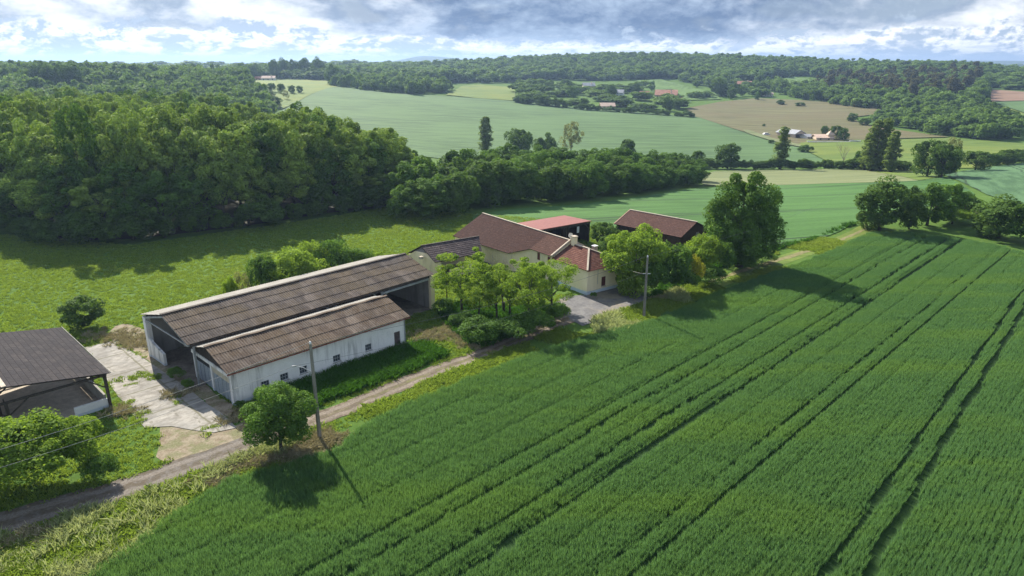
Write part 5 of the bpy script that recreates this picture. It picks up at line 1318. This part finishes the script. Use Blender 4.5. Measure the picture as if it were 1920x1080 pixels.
# ------------------------------------------------------------------ woods
def wood_pts(poly, sp, jit=.38):
    P = region_pts(poly, sp, jit); return P
def near_wood():
    front = wp([(-190, 425), (-60, 425), (0, 425), (40, 440), (100, 457), (250, 452), (420, 432), (520, 418), (600, 404), (700, 392), (760, 372)])
    poly = front + wd([(770, 160), (640, 178), (480, 225), (300, 262), (120, 300), (-60, 320), (-190, 320)])
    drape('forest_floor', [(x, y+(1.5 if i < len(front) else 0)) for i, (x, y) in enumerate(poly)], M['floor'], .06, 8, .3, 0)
    fr = np.array(front); n = 0
    # edge rows first, then the canopy behind
    L = np.concatenate([[0], np.cumsum(np.linalg.norm(np.diff(fr, axis=0), axis=1))]); pts = []
    for row, off in ((0, 1.6), (1, 5.5)):
        for t in np.arange(0, L[-1], 4.6 if row == 0 else 5.5):
            x = np.interp(t, L, fr[:, 0]); y = np.interp(t, L, fr[:, 1]); pts.append((x+rng.normal(0, .7), y+off+rng.normal(0, .6), row))
    for p in wood_pts(poly, 7.6):
        d = np.min(np.linalg.norm(fr-p, axis=1)); 
        if p[1] > np.interp(p[0], fr[:, 0], fr[:, 1]) + 8.5: pts.append((p[0], p[1], 2))
    pts.sort(key=lambda q: (q[2], q[1])); rest = np.array(pts[290:]); pts = pts[:290]
    fm = [p[0] for p in PROTO['forest']]+[p[0] for p in PROTO['forest_dark']][:1]
    scatter('wood', fm, np.column_stack([rest[:, 0], rest[:, 1], hz(rest[:, 0], rest[:, 1])]), rng.uniform(0, 6.28, len(rest)), np.column_stack([rng.uniform(.85, 1.1, len(rest)), rng.uniform(.95, 1.2, len(rest))]),
            'farthest crowns of the near wood, seen only as a rim of tree tops', 'wood')
    for x, y, row in pts:
        u = 960 + FPX*x/(y*_c+CAM_H*_sn)
        taper = np.interp(u, [560, 700, 790], [1, .80, .62])
        if row == 0: tree('forest_dark' if rng.random() < .5 else 'forest', x, y, rng.uniform(9, 15.5)*taper, rng.uniform(7, 9.5), 'leafy tree in the front row of the dark wood behind the meadow', 'front row of the near wood', 'forest_tree')
        else:
            h = rng.uniform(14.5, 20.5)*taper*(1+.06*np.clip((400-u)/400, 0, 1))
            tree('forest' if rng.random() < .8 else 'forest_dark', x, y, h, rng.uniform(8.2, 10.5), 'green crown in the canopy of the near wood at the left', 'canopy trees of the near wood', 'forest_tree', trunk=row < 2)
    # low bushes filling the wood edge
    for t in np.arange(0, L[-1], 3.4):
        x = np.interp(t, L, fr[:, 0])+rng.normal(0, .6); y = np.interp(t, L, fr[:, 1])-.6+rng.normal(0, .5); h = rng.uniform(2.5, 6)
        tree('scrub_dark', x, y, h, h*rng.uniform(1.0, 1.5), 'low bush at the foot of the dark wood along the meadow', 'bushes at the foot of the near wood', 'edge_bush', 'bush', trunk=False)
near_wood()
def strip_wood():
    front = wp([(756, 408), (800, 412), (850, 402), (900, 388), (1000, 382), (1100, 373), (1200, 362), (1260, 352), (1312, 347)])
    fr = np.array(front)
    back = [(p[0]+np.interp(i, [0, 8], [2, 6]), p[1]+d) for i, (p, d) in enumerate(zip(front, (30, 34, 44, 52, 56, 54, 50, 44, 14)))]
    poly = front + back[::-1]; pts = wood_pts(poly, 5.6, .4); L = np.concatenate([[0], np.cumsum(np.linalg.norm(np.diff(fr, axis=0), axis=1))])
    ed = np.array([(np.interp(t, L, fr[:, 0]), np.interp(t, L, fr[:, 1])) for t in np.arange(0, L[-1], 4.2)])
    P = np.concatenate([ed+rng.normal(0, .7, ed.shape), pts]); print('strip wood', len(P))
    for x, y in P:
        u = 960 + FPX*x/(y*_c+CAM_H*_sn); dy = y-np.interp(x, fr[:, 0], fr[:, 1])
        h = np.interp(u, [760, 860, 1000, 1200, 1310], [8.5, 8.0, 7.5, 7.0, 5.5])*rng.uniform(.7, 1.2) + np.clip(dy, 0, 30)*.07
        tree(['scrub', 'scrub', 'scrub_dark', 'forest_dark'][rng.integers(0, 4)], x, y, h, h*rng.uniform(.85, 1.25), 'rounded tree or shrub in the wooded strip behind the farm', 'trees of the wooded strip', 'strip_tree', trunk=False)
strip_wood()
FARW = [p[0] for p in PROTO['far']]; PINE = [p[0] for p in PROTO['pine']]
def far_wood(name, poly, sp, h, label, meshes=FARW, jit=.45, hv=.35, wmul=1.0, excl=()):
    P = wood_pts(poly, sp, jit)
    for e in excl: P = P[~in_poly(P, e)]
    n = len(P); hh = h*rng.uniform(1-hv, 1+hv, n)/12.5; w_ = sp/10.4*rng.uniform(.95, 1.35, n)*1.25*wmul
    print(name, n)
    scatter(name, meshes, np.column_stack([P, hz(P[:, 0], P[:, 1])-.3]), rng.uniform(0, 6.28, n), np.column_stack([w_, hh]), label, 'wood')
V1 = wp([(1192,152),(1240,150),(1340,176),(1352,187),(1292,189),(1262,186)]); V2 = wp([(1428,154),(1490,146),(1592,157),(1560,166),(1480,166)])
far_wood('wood', wd([(-300, 330), (120, 325), (300, 300), (440, 300), (500, 350), (505, 430), (470, 540), (470, 690), (300, 720), (-300, 720)]), 9.0, 12.5, 'rolling wood of mixed green crowns behind the near wood at the left')
far_wood('wood', wp([(622, 162), (700, 172), (780, 179), (838, 174)]) + wd([(852, 640), (770, 700), (625, 680)]), 8.0, 11, 'dark rounded copse above the big far field')
far_wood('wood', wd([(430, 760), (640, 740), (760, 720), (870, 760), (960, 800), (990, 1300), (430, 1300)]), 15, 13, 'distant woods behind the copse below the blue hill')
HILLP = wp([(960, 150), (1050, 150), (1120, 152), (1185, 150), (1200, 151), (1262, 148), (1345, 168), (1400, 160), (1430, 150), (1500, 144), (1595, 152)]) + wd([(1640, 760), (1850, 720), (1860, 1100), (1700, 1350), (960, 1400)])
far_wood('wood', HILLP, 13.0, 12.5, 'large wood covering the hill on the horizon right of the middle', excl=(V1, V2))
far_wood('wood', wp([(1395, 172), (1450, 172), (1505, 187), (1560, 196), (1640, 206), (1700, 214), (1800, 206), (1842, 196)]) + wd([(1845, 820), (1640, 800), (1500, 850)]) + wp([(1590, 160), (1560, 168), (1480, 170), (1425, 160)]), 9.5, 12, 'darker wood on the slope above the tilled field', excl=(V2,))
far_wood('pine_wood', wp([(1510, 172), (1600, 186), (1700, 196), (1800, 192), (1832, 182)]) + wd([(1835, 860), (1560, 830)]), 15, 14.5, 'reddish brown pines on the slope at the right', PINE, wmul=.62, hv=.3)
far_wood('wood', wp([(1686, 244), (1694, 220), (1740, 206), (1800, 200), (1846, 210), (1900, 232), (1918, 264), (1860, 266), (1790, 258), (1740, 252)]), 8.5, 10, 'green wood in the hollow at the right edge')
far_wood('wood', wp([(970, 186), (1062, 192), (1080, 176), (1060, 162), (975, 160)]), 25, 8, 'loose trees and gardens left of the hamlet', wmul=.6)
far_wood('wood', wp([(1062, 196), (1130, 200), (1200, 207), (1290, 212), (1300, 196), (1250, 168), (1180, 160), (1090, 166)]), 30, 7, 'garden trees and orchards scattered between the houses of the hamlet', wmul=.55)
far_wood('wood', wp([(1290, 186), (1350, 182), (1440, 182), (1440, 170), (1390, 158), (1350, 172)]), 24, 8, 'trees round the red roofed house below the hill wood', wmul=.6)
far_wood('wood', wp([(1640, 232), (1690, 240), (1700, 214), (1660, 206)]), 9, 7, 'scrubby trees above the poplar clump', wmul=.8)
far_wood('wood', wp([(1842, 166), (1925, 172), (2100, 174)]) + wd([(2100, 1500), (1850, 1500)]), 22, 11, 'patchy woods and hedges in the plain at the right', wmul=.8)
far_wood('wood', wd([(-500, 1300), (700, 1300), (960, 1500), (1300, 1500), (1700, 1450), (2300, 1500), (2300, 3200), (-500, 3200)]), 46, 20, 'far blue green woods below the horizon', wmul=1.0)
# tall dark clump at the far left skyline
for k, (u, y, h) in enumerate(((56, 430, 15), (70, 432, 17), (86, 436, 18.5), (104, 434, 19), (120, 436, 18.5), (138, 438, 18), (150, 442, 19.5), (95, 445, 19), (20, 460, 15), (-10, 462, 16))):
    tree('dark', at_dist(u, y), y, h, 11, 'tall very dark tree in the clump on the far left skyline', 'dark clump on the left skyline', 'tall_tree', 'tree', i=k, trunk=False)

# ------------------------------------------------------------------ distant houses
def far_house(u, v, wpx, hpx, deg, depth, wall, rf, label, name='distant_house', storeys=1, extra=None, cat='house', rh=.45, gable=False):
    p = W(u, v); dep = p[1]*_c+(CAM_H-p[2])*_sn; w_ = wpx/FPX*dep; h = hpx/FPX*dep
    F = Frame(p[0], p[1], deg, p[2]); r = empty(name, p, R(deg)); tag(r, label, cat, None)
    z1 = h*(1-rh); a = w_/2
    mb = MB(); mb.box(F, -a, a, 0, depth, -1.0, z1)
    if gable:
        for b in (.05, depth-.2): mb.prism([F(-a+.05, b, z1), F(a-.05, b, z1), F(0, b, h*.97)], Vector(F.e2).to_3d()*.12)
    else:
     for s_ in (-1, 1): mb.prism([F(s_*(a-.15), 0.05, z1), F(s_*(a-.15), depth-.05, z1), F(s_*(a-.15), depth/2, h*.97)], Vector(F.e1).to_3d()*(-.12*s_))
    mb.build('wall', wall, r)
    mb = MB(); o = .5
    if gable:
        za = z1-.15
        for s_ in (-1, 1):
            q = [F(s_*(a+o), -o, za), F(s_*(a+o), depth+o, za), F(0, depth+o, h), F(0, -o, h)]
            if s_ < 0: q = q[::-1]
            mb.hexa([Vector(x)-Vector((0, 0, .01)) for x in q], [Vector(x)+Vector((0, 0, .22)) for x in q])
    else:
     for (y0, y1) in ((-o, depth/2), (depth+o, depth/2)):
        za = z1-.15; q = [F(-a-o, y0, za), F(a+o, y0, za), F(a+o, y1, h), F(-a-o, y1, h)]
        mb.hexa([Vector(x)-Vector((0, 0, .01)) for x in q] if y0 < 0 else [Vector(x)-Vector((0, 0, .01)) for x in q[::-1]], [Vector(x)+Vector((0, 0, .22)) for x in (q if y0 < 0 else q[::-1])])
    mb.build('roof', rf, r)
    n = max(2, int(w_/3.2))
    for s_ in range(storeys):
        for k in range(n):
            x = -a+w_*(k+.5)/n; zb = z1*(s_+.38)/storeys; mb = MB(); mb.box(F, x-.45, x+.45, -.06, .02, zb, zb+min(1.2, z1/storeys*.42)); mb.build('window', M['glass'], r)
    if extra: extra(F, r, a, h, z1)
    return r
def chim(F, r, a, h, z1):
    mb = MB(); mb.box(F, a*.4, a*.4+.8, 2, 2.8, z1, h+1.1); mb.build('chimney', M['far_stone'], r)
far_house(503, 152, 24, 9, 8, 8, M['far_white'], M['far_roof_pale'], 'low white house with pale roof before the row of tall trees', extra=chim)
far_house(484, 151, 13, 7, -6, 6, M['far_pink'], M['far_roof'], 'small pinkish house left of the low white one')
far_house(552, 150, 13, 7, 0, 6, M['far_stone'], M['far_roof_pale'], 'tiny stone hut under the tall trees')
far_house(734, 146, 17, 13, 12, 9, M['far_pink'], M['far_roof_pale'], 'pinkish roofed house half hidden in the copse trees', storeys=2)
far_house(908, 148, 27, 14, -4, 10, M['far_white'], M['far_roof_pale'], 'wide pale house with salmon roof above the hay meadow', extra=chim)
far_house(1105, 168, 22, 12, 6, 9, M['far_stone'], M['far_roof_grey'], 'beige house at the top of the hamlet', extra=chim)
far_house(1161, 181, 13, 12, -20, 7, M['far_blue'], M['far_roof_grey'], 'narrow pale blue house in the hamlet', storeys=2)
far_house(1140, 206, 26, 12, 2, 8, M['far_pink'], M['far_roof_pale'], 'peach coloured house alone by the edge of the big field', storeys=2)
far_house(1212, 184, 18, 12, 20, 8, M['far_stone'], M['far_roof'], 'stone house with red roof in the middle of the hamlet')
far_house(1248, 190, 40, 20, -14, 12, M['far_stone'], M['far_roof'], 'largest stone farmhouse with red roof in the hamlet', storeys=2, extra=chim)
far_house(1276, 192, 14, 11, 30, 7, M['far_pink'], M['far_roof'], 'small annex right of the largest stone farmhouse')
far_house(1396, 164, 32, 11, 6, 10, M['far_pink'], M['far_roof'], 'red roofed house at the edge of the hill wood', extra=chim)
far_house(1372, 180, 14, 7, 0, 6, M['far_stone'], M['far_roof_pale'], 'small stone house below the red roofed one')
far_house(1440, 181, 18, 7, -8, 6, M['far_white'], M['far_roof_pale'], 'low white house below the upper vineyard')
far_house(1428, 167, 14, 4, 4, 8, M['far_stone'], M['far_roof'], 'long low shed with red roof beside the upper vineyard', cat='shed')
def barn_front(F, r, a, h, z1):
    mb = MB(); mb.box(F, -a*.8, a*.8, -.14, -.08, .0, z1*.95); mb.build('barn_opening', M['wood'], r)
far_house(1499, 259, 26, 14, 24, 14, M['far_stone'], M['far_roof_grey'], 'stone barn with grey roof and dark open gable behind the tall poplar', name='distant_barn', cat='barn', extra=barn_front, gable=True)
far_house(1519, 261, 14, 8, 20, 6, M['far_white'], M['far_roof_grey'], 'white lean-to at the right of the stone barn')
def tower(F, r, a, h, z1):
    mb = MB(); mb.box(F, a*.45, a*.45+3.4, 1.0, 4.4, -1, h*1.02)
    mb.build('tower', M['far_stone'], r)
    mb = MB(); q = [F(a*.45-.3, .7, h*1.02), F(a*.45+3.7, .7, h*1.02), F(a*.45+3.7, 4.7, h*1.02), F(a*.45-.3, 4.7, h*1.02)]; t = F(a*.45+1.7, 2.7, h*1.9)
    for i in range(4): mb.poly([q[i], q[(i+1) % 4], t])
    mb.poly(q[::-1]); mb.build('tower_roof', M['far_roof_pale'], r)
far_house(1546, 264, 30, 10, -5, 9, M['far_stone'], M['far_roof_pale'], 'stone house with a small pointed tower by the dark trees', extra=tower)
def garden_wall():
    p = W(1545, 268); F = Frame(p[0], p[1], -4, p[2]); mb = MB(); mb.box(F, -9, 14, 0, .5, -.6, .9); mb.box(F, 14.01, 20, 1.5, 2.0, -.6, 1.3)
    tag(mb.build('garden_wall', M['far_white']), 'low white garden wall in front of the towered stone house', 'wall')
garden_wall()
def car():
    p = W(1438, 254); F = Frame(p[0], p[1], 10, p[2]); r = empty('parked_car', p, R(10)); tag(r, 'white car parked on the farm track left of the tall poplar', 'car')
    mb = MB(); mb.prism([F(-2.1, 0, .35), F(2.1, 0, .35), F(2.15, 0, .8), F(1.2, 0, .95), F(.7, 0, 1.45), F(-1.3, 0, 1.48), F(-2.0, 0, .95)], Vector(F.e2).to_3d()*1.7); mb.build('body', M['carpaint'], r)
    mb = MB(); mb.prism([F(-1.5, -.02, .98), F(1.0, -.02, .98), F(.6, -.02, 1.38), F(-1.2, -.02, 1.40)], Vector(F.e2).to_3d()*1.74); mb.build('window', M['glass'], r)
    for a in (-1.3, 1.3):
        for b in (.02, 1.5): mb = MB(); mb.tube([F(a, b, .32), F(a, b+.2, .32)], .32, 10); mb.build('wheel', M['hole'], r)
car()

# labels by place for rows whose members look alike
def ordinal_labels(group, text, beyond):
    L = []
    for o in col.objects:
        if o.get('group') == group and o.parent is None:
            x, y, z = o.location; zc = y*_c+(CAM_H-z)*_sn; L.append((960+FPX*x/zc, o))
    L.sort(key=lambda t: t[0]); vis = [o for u, o in L if 8 < u < 1912]
    for u, o in L:
        if o not in vis: o['label'] = beyond
    words = ['first', 'second', 'third', 'fourth', 'fifth', 'sixth', 'seventh', 'eighth', 'ninth', 'tenth', 'eleventh', 'twelfth']
    for k, o in enumerate(vis): o['label'] = text % ('%s' % words[k] if k < 12 else '%d%s' % (k+1, {1: 'st', 2: 'nd', 3: 'rd'}.get((k+1) % 10, 'th') if k > 19 else 'th'))
ordinal_labels('hedge along the stream', '%s low bush from the left in the long hedge behind the fallow strip', 'hedge bush beyond the picture edge')
ordinal_labels('hedge at the right edge', '%s dark bush from the left in the hedge at the right edge', 'hedge bush just beyond the right edge of the picture')
ordinal_labels('hedge above the far field', '%s dark bush from the left in the hedge above the big far field', 'hedge bush beyond the picture edge')
ordinal_labels('hedge below the hamlet', '%s low bush from the left in the hedge below the hamlet', 'hedge bush beyond the picture edge')
ordinal_labels('front row of the near wood', '%s tree from the left in the front row of the near wood', 'tree of the wood front beyond the left edge of the picture')
ordinal_labels('bushes at the foot of the near wood', '%s low bush from the left at the foot of the near wood', 'low bush at the wood foot beyond the left edge of the picture')
ordinal_labels('dark clump on the left skyline', '%s tall dark tree from the left in the clump on the left skyline', 'tall dark tree just beyond the left edge of the picture')
ordinal_labels('weed clumps by the shed', '%s low weed clump from the left along the yard side of the white shed', 'weed clump')
# ------------------------------------------------------------------ haze
def haze():
    me = MB(); F = Frame(0, 0, 0); me.box(F, -13000, 13000, -400, 12500, -40, 110)
    m, w, out = new_mat('haze')
    v = w.add('ShaderNodeVolumePrincipled', {'Color': (.42, .60, .92), 'Density': .00018, 'Anisotropy': .35}); w.l.new(v.outputs[0], out.inputs['Volume'])
    o = me.build('haze', m); tag(o, 'thin bluish summer haze over the whole valley', 'haze', kind='stuff')
haze()
